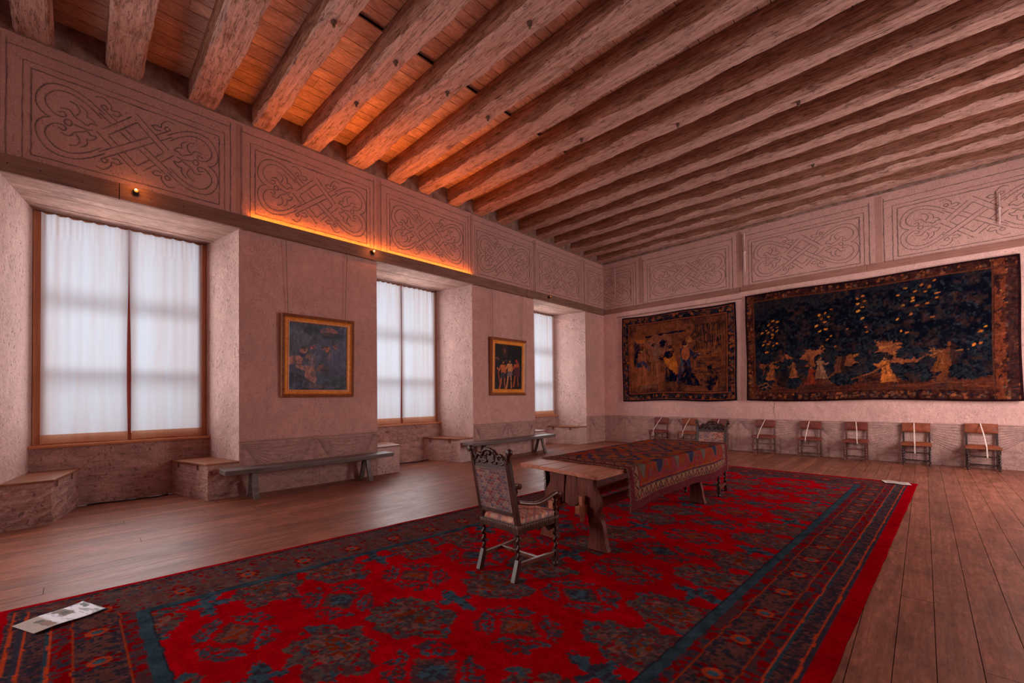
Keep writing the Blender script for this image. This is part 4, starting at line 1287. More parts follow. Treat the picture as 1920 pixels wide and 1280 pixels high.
painting('large gilt framed painting of dim figures on dark blue, between the nearest and middle windows', 3.15, 2.315, 1.30, 1.46, .135, canvas_dusk, math.radians(1.6), [(-.57, 2.0), (.52, 2.0)])
painting('smaller gilt framed painting of pale standing figures, between the middle and far windows', 8.09, 2.345, 1.36, 1.50, .165, canvas_night, math.radians(1.6), [(-.6, 1.98), (.56, 1.98)])


# ------------------------------------------------------------------ plank benches under the paintings
def bench(label, y0, y1, legs, xa=-7.89, xb=-7.53, zt=.485):
    root = thing('bench', label, 'bench', ((xa + xb) / 2, (y0 + y1) / 2, 0), 0, 'long plank benches by the window wall')
    hw = (xb - xa) / 2; L = (y1 - y0) / 2
    q = MB()
    n = 16; vs = []
    for i in range(n + 1):
        y = -L + 2 * L * i / n; sg = -.010 * (1 - (2 * i / n - 1) ** 2)
        vs += [(-hw, y, zt - .075 + sg), (hw, y, zt - .075 + sg), (hw + .01, y, zt + sg), (-hw - .01, y, zt + sg)]
    fs = [(i * 4 + k, i * 4 + (k + 1) % 4, (i + 1) * 4 + (k + 1) % 4, (i + 1) * 4 + k) for i in range(n) for k in range(4)]
    fs += [(3, 2, 1, 0), (n * 4, n * 4 + 1, n * 4 + 2, n * 4 + 3)]
    q.add(vs, fs); q.build('plank', M['bench'], root, .008)
    for ly in legs:
        for s in (-1, 1):
            q = MB(); pts = bez([(s * .05, zt - .07), (s * .085, zt - .18), (s * .10, .24), (s * .15, .10), (s * .20, .0)], 6)
            out = []; 
            vs = []
            for i, (x_, z_) in enumerate(pts):
                t_ = i / (len(pts) - 1); wd = .035 - .012 * math.sin(t_ * PI) + .006 * t_; dp = .06
                for (ix, iy) in ((-1, -1), (1, -1), (1, 1), (-1, 1)): vs.append((x_ + ix * wd * .8, ly - (y0 + y1) / 2 + iy * dp * .7, z_))
            m_ = len(pts); fs = [(i * 4 + k, (i + 1) * 4 + k, (i + 1) * 4 + (k + 1) % 4, i * 4 + (k + 1) % 4) for i in range(m_ - 1) for k in range(4)]
            fs += [(0, 1, 2, 3), (m_ * 4 - 1, m_ * 4 - 2, m_ * 4 - 3, m_ * 4 - 4)]
            q.add(vs, fs); q.build('leg', M['bench'], root, .006)
    return root


bench('long grey plank bench under the larger framed painting', 1.60, 4.42, (2.02, 3.93))
bench('long grey plank bench under the smaller framed painting', 6.45, 9.55, (7.0, 9.08))


# ------------------------------------------------------------------ the rug
def rug_left(y): return -4.88 + .082 * y - .0028 * y * y
def rug_right(y): return -.50 + .04 * y
RY0, RY1 = -.36, 9.9
nu, nv = 440, 1020
U, V = np.meshgrid(np.linspace(0, 1, nu), np.linspace(0, 1, nv), indexing='ij')
Y = RY0 + (RY1 - RY0) * V
Lx, Rx = rug_left(Y), rug_right(Y)
Xr = Lx + (Rx - Lx) * U
Xe = Xr + np.where(U > .5, 1, -1) * .012 * (fbm(Y * 3, U * 0 + (U > .5), 5, 3) - .5) * (np.abs(U - .5) > .49)
# regular coordinates on the weave
xs = -4.85 + 4.40 * U
q_ = .021
jx = xs + .07 * (fbm(xs * 7, Y * 7, 7, 3) - .5) + .012 * (vnoise(xs * 60, Y * 60, 17) - .5); jy = Y + .07 * (fbm(xs * 7, Y * 7, 8, 3) - .5) + .012 * (vnoise(xs * 60, Y * 60, 18) - .5)
xq = np.floor(jx / q_) * q_ + q_ / 2; yq = np.floor(jy / q_) * q_ + q_ / 2
RRED = np.array((.40, .0012, .007)); RDRK = np.array((.085, .032, .038)); RNAV = np.array((.040, .034, .050)); RTEAL = np.array((.040, .072, .098)); RORG = np.array((.48, .055, .018)); RBRN = np.array((.14, .050, .042)); RGRY = np.array((.125, .075, .065))
p = Paint(xs, Y, RRED)
n1 = fbm(xs * 1.1, Y * 1.5, 100, 4); n2 = fbm(xs * 14, Y * 14, 101, 3); cn = cellhash(xq, yq, q_, q_, 102); cn2 = cellhash(xq, yq, q_ * 1.5, q_ * 1.5, 103)
p.C = RRED * (0.72 + .6 * n1)[..., None]
field = np.ones(xs.shape, bool)


def dev(cx, cy, typ):
    dx, dy = np.abs(xq - cx), np.abs(yq - cy)
    near = (dx < .4) & (dy < .4)
    if not near.any(): return
    if typ == 'dark':
        a = np.arctan2(yq - cy, xq - cx)
        r = np.hypot((xq - cx) / .34, (yq - cy) / .235) + .16 * np.sin(7 * a + cx) * .6 + .5 * (fbm(xq * 11, yq * 11, 110, 2) - .5)
        mk = near & (r < 1)
        c = np.where((cn < .42)[..., None], RDRK * 1.0, np.where((cn < .8)[..., None], RGRY * .9, RTEAL * .9))
        fz = (cn2 > .9) & (r > .5); c = np.where(fz[..., None], RRED * .8, c)
        c = np.where(((r > .42) & (r < .55) & (cn2 > .35))[..., None], RBRN * 1.5, c)
        c = np.where(((r < .42) & (cn2 > .62))[..., None], RORG * .42, c)
        c = np.where(((r > .62) & (r < .74) & (cn > .7))[..., None], RRED * .7, c)
        p.C[mk] = c[mk]
    elif typ == 'rose':
        a = np.arctan2(yq - cy, xq - cx); r = np.hypot((xq - cx) / .19, (yq - cy) / .13)
        mk = near & (r < .75 + .35 * np.cos(4 * a + .8) + .4 * (cn - .5))
        c = np.where((cn2 > .6)[..., None], RNAV, RTEAL * 1.15)
        p.C[mk] = c[mk]
    else:
        e = dx / .31 + dy / .235
        ring = near & (np.abs(e - 1.0) < .19) & (dx > .04) & (dy > .03) & (cn > .12)
        p.C[ring] = np.where((cn2 > .4)[..., None], RTEAL * 1.1, RDRK)[ring]
        core_in = near & (np.abs(e - 1.0) < .05) & (cn2 > .3); p.C[core_in] = RRED * .8
        arm = near & ((np.abs(dx - .25) < .02) & (dy < .17) & (dy > .07) | (np.abs(dy - .2) < .018) & (dx < .2) & (dx > .06)) & (cn > .2)
        p.C[arm] = RNAV * 1.4
        e2 = dx / .17 + dy / .13
        rim = near & (e2 < 1.1); p.C[rim] = np.where((cn > .4)[..., None], RDRK, RBRN)[rim]
        core = near & (e2 < .72)
        cc = np.where((cn2 > .5)[..., None], RTEAL * 1.2, RNAV) if typ == 'blue' else np.where((cn2 > .6)[..., None], RORG * .55, RBRN * 1.3)
        p.C[core] = cc[core]
        tips = near & (np.abs(e - 1.35) < .1) & (cn > .55) & (np.abs(dx - dy * 1.3) < .16); p.C[tips] = RDRK[None]


for k in range(-2, 9):
    y0 = 1.12 + 1.32 * k
    for cx in (-3.92, -2.67, -1.40):
        dev(cx, y0, 'dark'); dev(cx, y0 + .54, 'dark'); dev(cx, y0 + .93, 'rose')
    for cx in (-3.30, -2.05):
        dev(cx, y0 + .31, 'blue'); dev(cx, y0 + .96, 'red')
        for (ox, oy) in ((.32, .62), (-.3, .62), (.3, .0)):
            rr = np.hypot(xq - cx - ox, (yq - y0 - oy) * 1.3); mk = (rr < .045) & (rr > .015); p.C[mk] = RTEAL
# borders, counted from the selvage
dist = np.minimum(np.minimum(xs + 4.85, -.45 - xs), np.minimum(Y - RY0, RY1 - Y))
sideways = np.minimum(xs + 4.85, -.45 - xs) <= np.minimum(Y - RY0, RY1 - Y)
along = np.where(sideways, Y, xs)
wob = dist + .010 * (fbm(along * 7, dist * 3, 120, 3) - .5) * 2
left_side = sideways & (xs < -2.6)
mot = np.where((cn < .45)[..., None], RNAV * .8, np.where((cn < .8)[..., None], RDRK, RBRN))
motr = np.where((cn2 < .45)[..., None], RDRK, np.where((cn2 < .8)[..., None], RRED * .55, RNAV))
inb = wob < .74
p.C[inb] = mot[inb]


def bandp(a, b, c, mask=True):
    mk = (wob >= a) & (wob < b) & mask
    p.C[mk] = (np.zeros(p.C.shape) + c)[mk]


bandp(-1, .115, RRED * (.62 + .5 * n1)[..., None]); bandp(.045, .115, mot, left_side); bandp(.05, .115, mot, (~sideways) & (Y < 2)); bandp(.075, .09, RORG * .9, (~sideways) & (Y < 2))
bandp(.115, .14, RNAV); bandp(.142, .157, RORG); bandp(.158, .245, mot); bandp(.245, .262, RTEAL * .8); bandp(.263, .275, RORG); bandp(.276, .365, motr); bandp(.365, .375, RORG * .7)
motl = np.where((cn < .4)[..., None], RGRY * .9, np.where((cn < .7)[..., None], RDRK * 1.2, np.where((cn2 > .6)[..., None], RTEAL * .8, RBRN)))
motl = np.where(((cn2 > .86) & (cn > .3))[..., None], RRED * .55, motl)
bandp(.115, .375, motl, left_side)
bandp(.375, .60, mot); bandp(.375, .685, motl, left_side)
fl = (np.mod(along + .06, .46) - .23); fd = np.hypot(fl * 1.1, wob - .485)
ring = (fd < .058) & (fd > .032); p.C[ring] = RORG * .85
c0 = fd <= .03; p.C[c0] = RTEAL * 1.3
pet = (fd > .062) & (fd < .105) & (np.sin(8 * np.arctan2(wob - .485, fl)) > .1) & (wob < .6) & (wob > .375); p.C[pet] = RRED * .45
lf = np.hypot((np.abs(fl) - .165) * .9, wob - .485); mk = (lf < .075) & (cn > .25) & (wob < .6); p.C[mk] = (RBRN * .9)
bandp(.60, .61, RORG * .7, ~left_side); bandp(.61, .685, motr, ~left_side); bandp(.685, .755, RTEAL * (.6 + .5 * n2)[..., None]); bandp(.755, .765, RNAV * .6)
p.C *= (.74 + .52 * n2)[..., None] * (.86 + .28 * vnoise(xs * 70, Y * 70, 55))[..., None]
p.C *= (.9 + .2 * fbm(xs * .5, Y * 30, 130, 2))[..., None]
Zr = .012 + .003 * (fbm(xs * 1.6, Y * 2.2, 140, 3) - .5) * 2 + .008 * np.exp(-((xs - (-2.05 + .5 * (Y - 2))) / .05) ** 2) * (Y > 1.6) * (Y < 2.4) * (xs > -2.4) * (xs < -1.8)
P = np.stack([Xe, Y, Zr], -1)
rug = grid_obj('rug', P, p.C, M['rug'], None, thick=.010)
tag(rug, 'huge red knotted rug with blue medallions lying under the table', 'rug')


# ------------------------------------------------------------------ printed sheets on the rug
def sheet(label, corners, paintfn):
    a, b, c, d = [np.array(k, float) for k in corners]     # a-b short edge, a-d long edge
    nu, nv = 40, 120
    U, V = np.meshgrid(np.linspace(0, 1, nu), np.linspace(0, 1, nv), indexing='ij')
    ctr = (a + b + c + d) / 4
    xy = (a[None, None] * ((1 - U) * (1 - V))[..., None] + b * (U * (1 - V))[..., None] + c * (U * V)[..., None] + d * ((1 - U) * V)[..., None]) - ctr
    z = .0255 + .006 * np.sin(V * 6) * np.sin(V * PI)
    P = np.stack([xy[..., 0], xy[..., 1], z], -1)
    if np.cross(np.append(b - a, 0), np.append(d - a, 0))[2] < 0: P = P[::-1]; U = U[::-1]
    o = grid_obj('information_sheet', P, paintfn(U, V), M['paper'], None, thick=.0015)
    o.location = (ctr[0], ctr[1], 0)
    tag(o, label, 'sheet', 'printed sheets on the rug')


def sheet_near(U, V):
    p = Paint(U, V, (.80, .78, .85))
    p.put(V < .34, (.42, .33, .29)); p.put((V > .33) & (V < .37) & (fbm(U * 8, V * 30, 3, 2) > .45), (.7, .66, .7))
    p.C[(V < .34)] *= .9 + .2 * fbm(U * 6, V * 12, 1, 3)[V < .34][..., None]
    p.poly([(.3, .18), (.75, .2), (.75, .33), (.3, .31)], (.12, .11, .10), rough=.06, fr=10); p.poly([(.45, .2), (.9, .22), (.9, .34), (.5, .33)], (.26, .15, .11), rough=.05, fr=10)
    p.poly([(.0, .52), (.55, .5), (.55, .72), (.0, .70)], (.20, .14, .11), rough=.08, fr=8); p.ell(.3, .62, .12, .05, (.1, .08, .07), rough=.3); p.put((V > .44) & (V < .54) & (fbm(U * 14, V * 24, 6, 3) > .5), (.42, .42, .5))
    p.put((V > .74) & (fbm(U * 5, V * 22, 8, 3) > .52), (.40, .40, .44)); p.poly([(.1, .9), (.4, .88), (.42, .96), (.12, .97)], (.18, .17, .17), rough=.04)
    return p.C


def sheet_far(U, V):
    p = Paint(U, V, (.62, .50, .47))
    p.poly([(.2, .15), (.7, .15), (.7, .85), (.2, .85)], (.40, .30, .28), rough=.05); p.put((U > .78) & (U < .84) & (V > .1) & (V < .9), (.3, .2, .2), .6)
    return p.C


sheet('long printed sheet lying on the near left corner of the rug', [(-4.50, -.275), (-4.25, -.165), (-4.37, .185), (-4.655, .07)], sheet_near)
sheet('white printed sheet lying on the far right corner of the rug', [(-.57, 9.86), (-.50, 9.60), (-.17, 9.62), (-.22, 9.87)], sheet_far)

# ------------------------------------------------------------------ trestle table
TX0, TX1, TY0, TY1, TZ = -3.30, -2.19, 3.47, 6.86, .80
tb = thing('trestle_table', 'heavy brown trestle table under the patterned carpet', 'table', ((TX0 + TX1) / 2, (TY0 + TY1) / 2, 0.016))
cx_, cy_ = (TX0 + TX1) / 2, (TY0 + TY1) / 2
pw = (TX1 - TX0) / 4
wsum = 0; ws = [.30, .27, .29, .25]
x_ = -(TX1 - TX0) / 2
for k, w_ in enumerate(ws):
    q = MB()
    f0 = TY0 - cy_ + .075 - .04 * k + random.uniform(-.008, .008)
    f1 = f0 - .028
    vs = []
    ny = 8
    for i in range(ny + 1):
        t_ = i / ny; ya = f0 + (TY1 - cy_ - f0) * t_; yb = f1 + (TY1 - cy_ - f1) * t_
        dz = .002 * math.sin(3 * t_ + k)
        vs += [(x_ + .002, ya, TZ - .052), (x_ + w_ - .002, yb, TZ - .052), (x_ + w_ - .002, yb, TZ - .012 + dz), (x_ + .002, ya, TZ - .012 - dz)]
    fs = [(i * 4 + k2, i * 4 + (k2 + 1) % 4, (i + 1) * 4 + (k2 + 1) % 4, (i + 1) * 4 + k2) for i in range(ny) for k2 in range(4)]
    fs += [(3, 2, 1, 0), (ny * 4, ny * 4 + 1, ny * 4 + 2, ny * 4 + 3)]
    q.add(vs, fs); q.build('tabletop_plank', M['table'], tb, .004)
    x_ += w_


def trestle_half(s):
    """one shaped side board of a trestle (outline in x,z)"""
    outer = bez([(.075, .735), (.272, .735), (.275, .66), (.285, .60), (.325, .54), (.348, .47), (.342, .41), (.312, .366), (.335, .335), (.366, .29), (.388, .20), (.398, .11), (.430, .0)], 5)
    inner = bez([(.195, .0), (.205, .06), (.222, .17), (.212, .27), (.195, .35), (.14, .385), (.095, .42)], 5)
    return [(s * x, z) for x, z in outer + inner]


TXO = .078
for ty in (3.66, 6.22):
    root_y = ty - cy_
    for s in (-1, 1):
        pl = [(x + TXO, z) for x, z in trestle_half(s)]
        if s < 0: pl = pl[::-1]
        q = MB(); q.prism(pl, root_y - .035, root_y + .035, ax='y'); q.build('trestle_leg', M['trestle'], tb, .006)
    q = MB(); q.prism([(x + TXO, z) for x, z in [(-.060, .735), (.062, .735), (.085, .56), (.088, .43), (.03, .385), (-.03, .39), (-.088, .42), (-.080, .56)][::-1]], root_y - .025, root_y + .025, ax='y'); q.build('trestle_middle_board', M['trestle'], tb, .005)
    q = MB(); q.box((-.36 + TXO, root_y - .03, .735), (.36 + TXO, root_y + .03, TZ - .053)); q.build('trestle_cap', M['trestle'], tb, .004)
for s in (-1, 1):
    q = MB(); q.box((TXO + s * .17 - .03, 3.66 - cy_ - .16, .355), (TXO + s * .17 + .03, 6.22 - cy_ + .16, .440)); st_o = q.build('stretcher', M['table'], tb, .006)
    for ty, sg in ((3.66, -1), (6.22, 1)):
        q = MB(); yk = ty - cy_ + sg * .075
        q.add([(TXO + s * .17 - .018, yk - .02, .27), (TXO + s * .17 + .018, yk - .02, .27), (TXO + s * .17 + .018, yk + .015, .27), (TXO + s * .17 - .018, yk + .015, .27), (TXO + s * .17 - .022, yk - .035, .53), (TXO + s * .17 + .022, yk - .035, .53), (TXO + s * .17 + .022, yk + .025, .53), (TXO + s * .17 - .022, yk + .025, .53)],
              [(3, 2, 1, 0), (4, 5, 6, 7), (0, 1, 5, 4), (1, 2, 6, 5), (2, 3, 7, 6), (3, 0, 4, 7)])
        q.build('wedge', M['table'], st_o, .003)

# carpet spread over the table, both long sides hanging down
CY0, CY1 = 3.93, 6.92
cw = TX1 - TX0 + .03
drop = .43
tot = cw + 2 * drop
nu, nv = 190, 250
U, V = np.meshgrid(np.linspace(0, 1, nu), np.linspace(0, 1, nv), indexing='ij')
sd = U * tot - drop                     # 0..cw on the top
r_c = .025
zt = TZ + .016
Xc = np.clip(sd, 0, cw); hang = np.maximum(np.maximum(-sd, sd - cw), 0)
sgn = np.where(sd < 0, -1, 1)
bow = np.where(hang > 0, 1 - np.exp(-hang / r_c), 0)
wav = (.016 * np.sin(V * 17 + sgn) + .018 * np.sin(V * 7.3 + 2 * sgn)) * np.clip(hang / .3, 0, 1.4)
Xc = Xc + sgn * (bow * .018 + wav * (hang > 0) + hang * .03)
Zc = zt - np.maximum(hang - .006, 0) * .985 + .004 * (fbm(U * 9, V * 12, 3, 3) - .5)
Zc = Zc - .008 * np.clip(hang / .4, 0, 1) * np.sin(V * 11)
skew = .085 * (1 - np.clip(sd / cw, -.2, 1.2)) 
Yc = CY0 + skew * (1 - V) - .02 + (CY1 - CY0) * V + .012 * np.sin(U * 23) * (1 - V) - .03 * np.clip(hang / .4, 0, 1) * (1 - V)
p = Paint(U * tot, V * (CY1 - CY0), (.3, .06, .03))
ts, tt = U * tot, V * (CY1 - CY0); TW, TL = tot, CY1 - CY0
K = .016
jx = ts + .02 * (fbm(ts * 9, tt * 9, 7, 2) - .5); jy = tt + .02 * (fbm(ts * 9, tt * 9, 8, 2) - .5)
sq, tq = np.floor(jx / K) * K, np.floor(jy / K) * K
cn = cellhash(sq, tq, K, K, 5); cn2 = cellhash(sq, tq, K * 2, K * 2, 6)
KR = np.array((.27, .034, .020)); KO = np.array((.36, .080, .026)); KN = np.array((.036, .030, .056)); KB = np.array((.16, .055, .040)); KC = np.array((.42, .215, .135)); KM = np.array((.14, .022, .030)); KG = np.array((.13, .09, .075))
p.C = np.where((fbm(ts * 2.5, tt * 2.5, 9, 4) > .5)[..., None], KR * 1.1, KO * .8)
p.C = np.where((cn > .82)[..., None], KB, p.C)
cs = TW / 2
for i, ct in enumerate((.62, 1.5, 2.38)):
    e = np.abs(sq - cs) / .42 + np.abs(tq - ct) / .46
    jag = e + .10 * np.sign(np.sin(sq * 42)) * .4 + .25 * (cellhash(sq, tq, .06, .06, 11) - .5) * .5
    keep = fbm(ts * 5, tt * 5, 77, 3) > .36
    p.C[(jag < 1) & keep] = KN * 1.5; p.C[(jag < .78)] = np.where((cn2 > .5)[..., None], KO, KB)[jag < .78]; p.C[jag < .5] = np.where((cn > .3)[..., None], KN * 1.2, KG)[jag < .5]; p.C[jag < .26] = KO[None]
for i, ct in enumerate((.2, 1.06, 1.94, 2.8)):
    for sx in (-1, 1):
        e = np.abs(sq - cs - sx * .36) / .2 + np.abs(tq - ct) / .26
        p.C[e < 1] = np.where((cn2 > .45)[..., None], KN, KB)[e < 1]; p.C[e < .5] = np.where((cn > .4)[..., None], KO * .8, KG)[e < .5]
de = np.minimum(np.minimum(ts, TW - ts), np.minimum(tt, TL - tt)); ds = np.minimum(ts, TW - ts); dt_ = np.minimum(tt, TL - tt)
al = np.where(ds < dt_, tt, ts)
# small guls along the hanging part, then borders
row = (ds > .24) & (ds < .50)
p.C[row] = np.where((fbm(ts * 6, tt * 6, 19, 4) > .46)[..., None], KR * .9, KM * 1.5)[row]; p.C[row & (cn > .8)] = KO * .6
for k, ct in enumerate((.30, .72, 1.18, 1.62, 2.02, 2.44, 2.8)):
    wdt = (.05, .075, .04, .085, .05, .07, .04)[k]
    e = np.abs(tq - ct) / (wdt * np.clip((ds - .27) / .16, 0, 1) + .012)
    p.C[row & (e < 1) & (ds > .29)] = (KN * 1.1 if k % 2 else KG); p.C[row & (e > 1) & (e < 1.5) & (ds > .3)] = KC * .32
    for zz in (.30, .36, .42): p.C[row & (np.abs(tq - ct - .19) < .03) & (np.abs(ds - zz) < .014) & (cn > .3)] = KC * .35
p.C[de < .215] = np.where((cn > .5)[..., None], KM, KN * .9)[de < .215]
b2 = (de > .095) & (de < .185); p.C[b2] = KC * .62
ph = np.mod(al, .13) / .13; vv = (de - .095) / .09
tri = b2 & (np.abs(np.abs(ph - .5) * 2 - vv) < .2); p.C[tri] = KM * .7
tri2 = b2 & ((np.abs(ph - .5) * 2 - vv) > .45); p.C[tri2] = np.where((np.mod(np.floor(al / .13), 3) < 1)[..., None], KN, KR * .8)[tri2]
p.C[(np.abs(de - .19) < .006) | (np.abs(de - .092) < .006)] = KC * .4
p.C[de < .085] = KM * .9; p.C[(de < .07) & (cn > .85)] = KB * .7
p.C *= (.72 + .5 * fbm(ts * 20, tt * 20, 15, 3))[..., None]
P = np.stack([TX0 - .015 + Xc, Yc, Zc], -1)
P0 = np.array((cx_, cy_, 0.))
tc = thing('table_carpet', 'rust and navy patterned carpet draped over the trestle table', 'table carpet', (cx_, cy_, 0))
wc_o = grid_obj('woven_cloth', P - P0, p.C, M['kilim'], tc, thick=.006)
# knotted fringe along both short ends
M['fringe'] = mat_plain('brown_wool_fringe', (.22, .10, .075), .95, var=.4)
for end in (0, -1):
    q = MB(); ed = P[:, end] - P0; inn = P[:, 6 if end == 0 else -7] - P0
    for i in range(0, nu, 1):
        a = ed[i]; d = (a - inn[i]); d = d / np.linalg.norm(d)
        for k in range(2):
            L_ = random.uniform(.016, .034); jx_ = np.array([random.uniform(-.012, .012), 0, 0])
            b_ = a + d * L_ * .6 + jx_ + np.array([0, 0, .004]); c_ = a + d * L_ + 2 * jx_ + np.array([0, 0, -.004])
            q.tube([a, b_, c_], [.0032, .003, .002], 4, smooth=False)
    f_ = q.build('fringe', M['fringe'], wc_o); f_['kind'] = 'stuff'


# ------------------------------------------------------------------ the two carved armchairs
def scale_cols(X, Z, seed, flip=1, k=.045):
    """overlapping fish-scale pattern in faded wool colours"""
    rh = k * .56
    pal = np.array([(.50, .25, .20), (.34, .20, .19), (.58, .34, .25), (.24, .19, .22), (.42, .13, .11), (.40, .29, .23), (.30, .16, .18)])
    C = np.zeros(X.shape + (3,)); best = np.full(X.shape, -1e9); C[:] = pal[0]
    row0 = np.floor(Z / rh)
    for dr in (-1, 0, 1):                              # rows from the lower one to the upper one
        row = row0 + dr
        off = np.mod(row, 2) * k / 2
        col = np.floor((X - off) / k)
        cx = off + (col + .5) * k; cz = row * rh
        r = np.hypot(X - cx, Z - cz) / (k * .56)
        inside = (r < 1) & (Z >= cz - .001)
        idx = (_hash(col, row, seed) * len(pal)).astype(int) % len(pal)
        shade = np.where(r > .84, 1.45, np.where((r > .45) & (r < .6), .6, 1.0))
        upd = inside & (-row > best)
        C[upd] = (pal[idx] * shade[..., None])[upd]; best[upd] = (-row)[upd]
    return C


def pad(name, w0, w1, d0, d1, axis, thick, mat, parent, seed, dome=.03, n=.006, z0=0, y0=0, lean=0, back=False):
    pass


def armchair(label, loc, rz):
    root = thing('armchair', label, 'armchair', loc, rz, 'carved armchairs at the table ends')
    BWd, FW = .215, .245                     # half distances between back and front legs
    yb, yf = .235, -.225                     # front faces -y
    def lean(z): return yb + max(0, z - .45) * .20 + max(0, .13 - z) * .35
    # back legs: raked foot, barley-twist shaft, square post up to the crest
    for s in (-1, 1):
        q = MB(); x = s * BWd
        q.add([(x - .022, lean(0) - .022, 0), (x + .022, lean(0) - .022, 0), (x + .022, lean(0) + .03, 0), (x - .022, lean(0) + .03, 0), (x - .019, yb - .019, .17), (x + .019, yb - .019, .17), (x + .019, yb + .019, .17), (x - .019, yb + .019, .17)],
              [(3, 2, 1, 0), (4, 5, 6, 7), (0, 1, 5, 4), (1, 2, 6, 5), (2, 3, 7, 6), (3, 0, 4, 7)])
        q.twist((x, yb), .17, .385, .0165, .007, 3.2)
        q.box((x - .022, yb - .022, .38), (x + .022, yb + .022, .47))
        q.build('back_leg', M['walnut'], root, .003)
        q = MB(); q.bar((x, lean(.46), .46), (x, lean(1.0), 1.0), .042, .04, up=(0, 1, 0))
        # curled ear on top of the post
        q.tube([(x, lean(1.0), .98), (x + s * .003, lean(1.04), 1.03), (x + s * .016, lean(1.06), 1.065)], [.022, .021, .022], 10)
        cxx = x + s * .026; yy_ = lean(1.075); q.tube([(cxx, yy_ - .026, 1.078), (cxx, yy_ - .022, 1.078), (cxx, yy_ - .008, 1.078), (cxx, yy_ + .008, 1.078), (cxx, yy_ + .022, 1.078), (cxx, yy_ + .026, 1.078)], [.010, .024, .031, .031, .024, .010], 14)
        q.build('back_post', M['walnut'], root, .003)
    # front legs carry on upwards as arm supports
    for s in (-1, 1):
        q = MB(); x = s * FW
        q.lathe([(.016, 0), (.026, .012), (.022, .03), (.016, .04)], (x, yf, 0), 12); q.box((x - .021, yf - .021, .04), (x + .021, yf + .021, .15))
        q.twist((x, yf), .15, .385, .0165, .007, 3.4, ); q.box((x - .023, yf - .023, .38), (x + .023, yf + .023, .485))
        q.twist((x, yf), .485, .625, .015, .006, 2.2); q.lathe([(.014, .62), (.022, .63), (.018, .645)], (x, yf, 0), 12)
        q.build('front_leg', M['walnut'], root, .003)
        q = MB(); pts = [(s * .222, lean(.66) - .01, .655), (s * .232, .12, .615), (s * .240, .0, .60), (s * .246, -.11, .625), (s * .25, -.20, .655), (s * .25, -.25, .655)]
        pp = []
        for i in range(len(pts) - 1):
            a, b = np.array(pts[i]), np.array(pts[i + 1])
            for k in range(6): pp.append(tuple(a + (b - a) * k / 6))
        pp.append(pts[-1])
        xs_ = np.array(pp); ker = np.ones(7) / 7
        sm = np.stack([np.convolve(np.pad(xs_[:, j], 3, mode='edge'), ker, 'valid') for j in range(3)], -1)
        q.tube([tuple(v) for v in sm], [.020 + .006 * (i / len(sm)) for i in range(len(sm))], 12, sq=.8)
        q.tube([(s * .25 - .030, -.258, .64), (s * .25 + .030, -.258, .64)], .030, 16); q.tube([(s * .25 - .034, -.258, .64), (s * .25 + .034, -.258, .64)], .014, 12)
        q.build('armrest', M['armwood'], root)
    # seat rails
    q = MB()
    q.bar((-BWd, yb, .425), (BWd, yb, .425), .04, .075); q.bar((-FW, yf, .425), (FW, yf, .425), .04, .075)
    for s in (-1, 1): q.bar((s * BWd, yb, .425), (s * FW, yf, .425), .04, .075)
    q.build('seat_frame', M['walnut'], root, .003)
    # H stretcher
    q = MB()
    for s in (-1, 1): q.bar((s * BWd, yb + .01, .125), (s * FW, yf, .115), .026, .036)
    q.bar((-.23, .0, .12), (.23, .0, .12), .026, .032)
    q.bar((-BWd, yb, .135), (BWd, yb, .135), .0, .0) if False else None
    q.build('stretcher', M['armwood'], root, .003)
    # carved front stretcher: a lobed, pierced board under the front rail
    q = MB()
    top = [(-.22, .39), (.22, .39)]
    low = bez([(.22, .33), (.17, .30), (.13, .335), (.09, .31), (.05, .275), (0, .30), (-.05, .275), (-.09, .31), (-.13, .335), (-.17, .30), (-.22, .33)], 5)
    q.prism((top + low)[::-1], yf - .012, yf + .012, ax='y')
    for s in (-1, 1):
        for (a, b, r_) in ((.15, .34, .026), (.07, .335, .03)): q.tube([(s * (a + r_ * .7 * math.cos(t)), yf - .014, b + r_ * .7 * math.sin(t)) for t in np.linspace(0, 5.2, 14)], .008, 6)
    q.build('carved_apron', M['walnut'], root)
    # carved crest rail: scrolls round open holes
    q = MB()
    zc0, zc1 = .925, 1.06
    def cy(z): return lean(z)
    lowr = [(-.20, .925), (.20, .925)]
    upr = bez([(.20, .985), (.17, 1.01), (.14, 1.045), (.10, 1.035), (.06, 1.075), (0, 1.09), (-.06, 1.075), (-.10, 1.035), (-.14, 1.045), (-.17, 1.01), (-.20, .985)], 5)
    base = [(-.20, .92), (.20, .92), (.20, .965), (-.20, .965)]
    yy = lean(.94)
    q.prism(base[::-1], yy - .016, yy + .016, ax='y')
    # thin pierced board behind the carving
    bz = [(-.20, .96), (.20, .96), (.20, .985), (.175, 1.0), (.165, .99), (.15, 1.02), (.125, 1.025), (.115, 1.0), (.10, 1.0), (.09, 1.03), (.06, 1.05), (.05, 1.02), (.03, 1.02), (.02, 1.07), (-.02, 1.07), (-.03, 1.02), (-.05, 1.02), (-.06, 1.05), (-.09, 1.03), (-.10, 1.0), (-.115, 1.0), (-.125, 1.025), (-.15, 1.02), (-.165, .99), (-.175, 1.0), (-.20, .985)]
    q.prism(bz[::-1], lean(.98) - .004, lean(.98) + .010, ax='y')
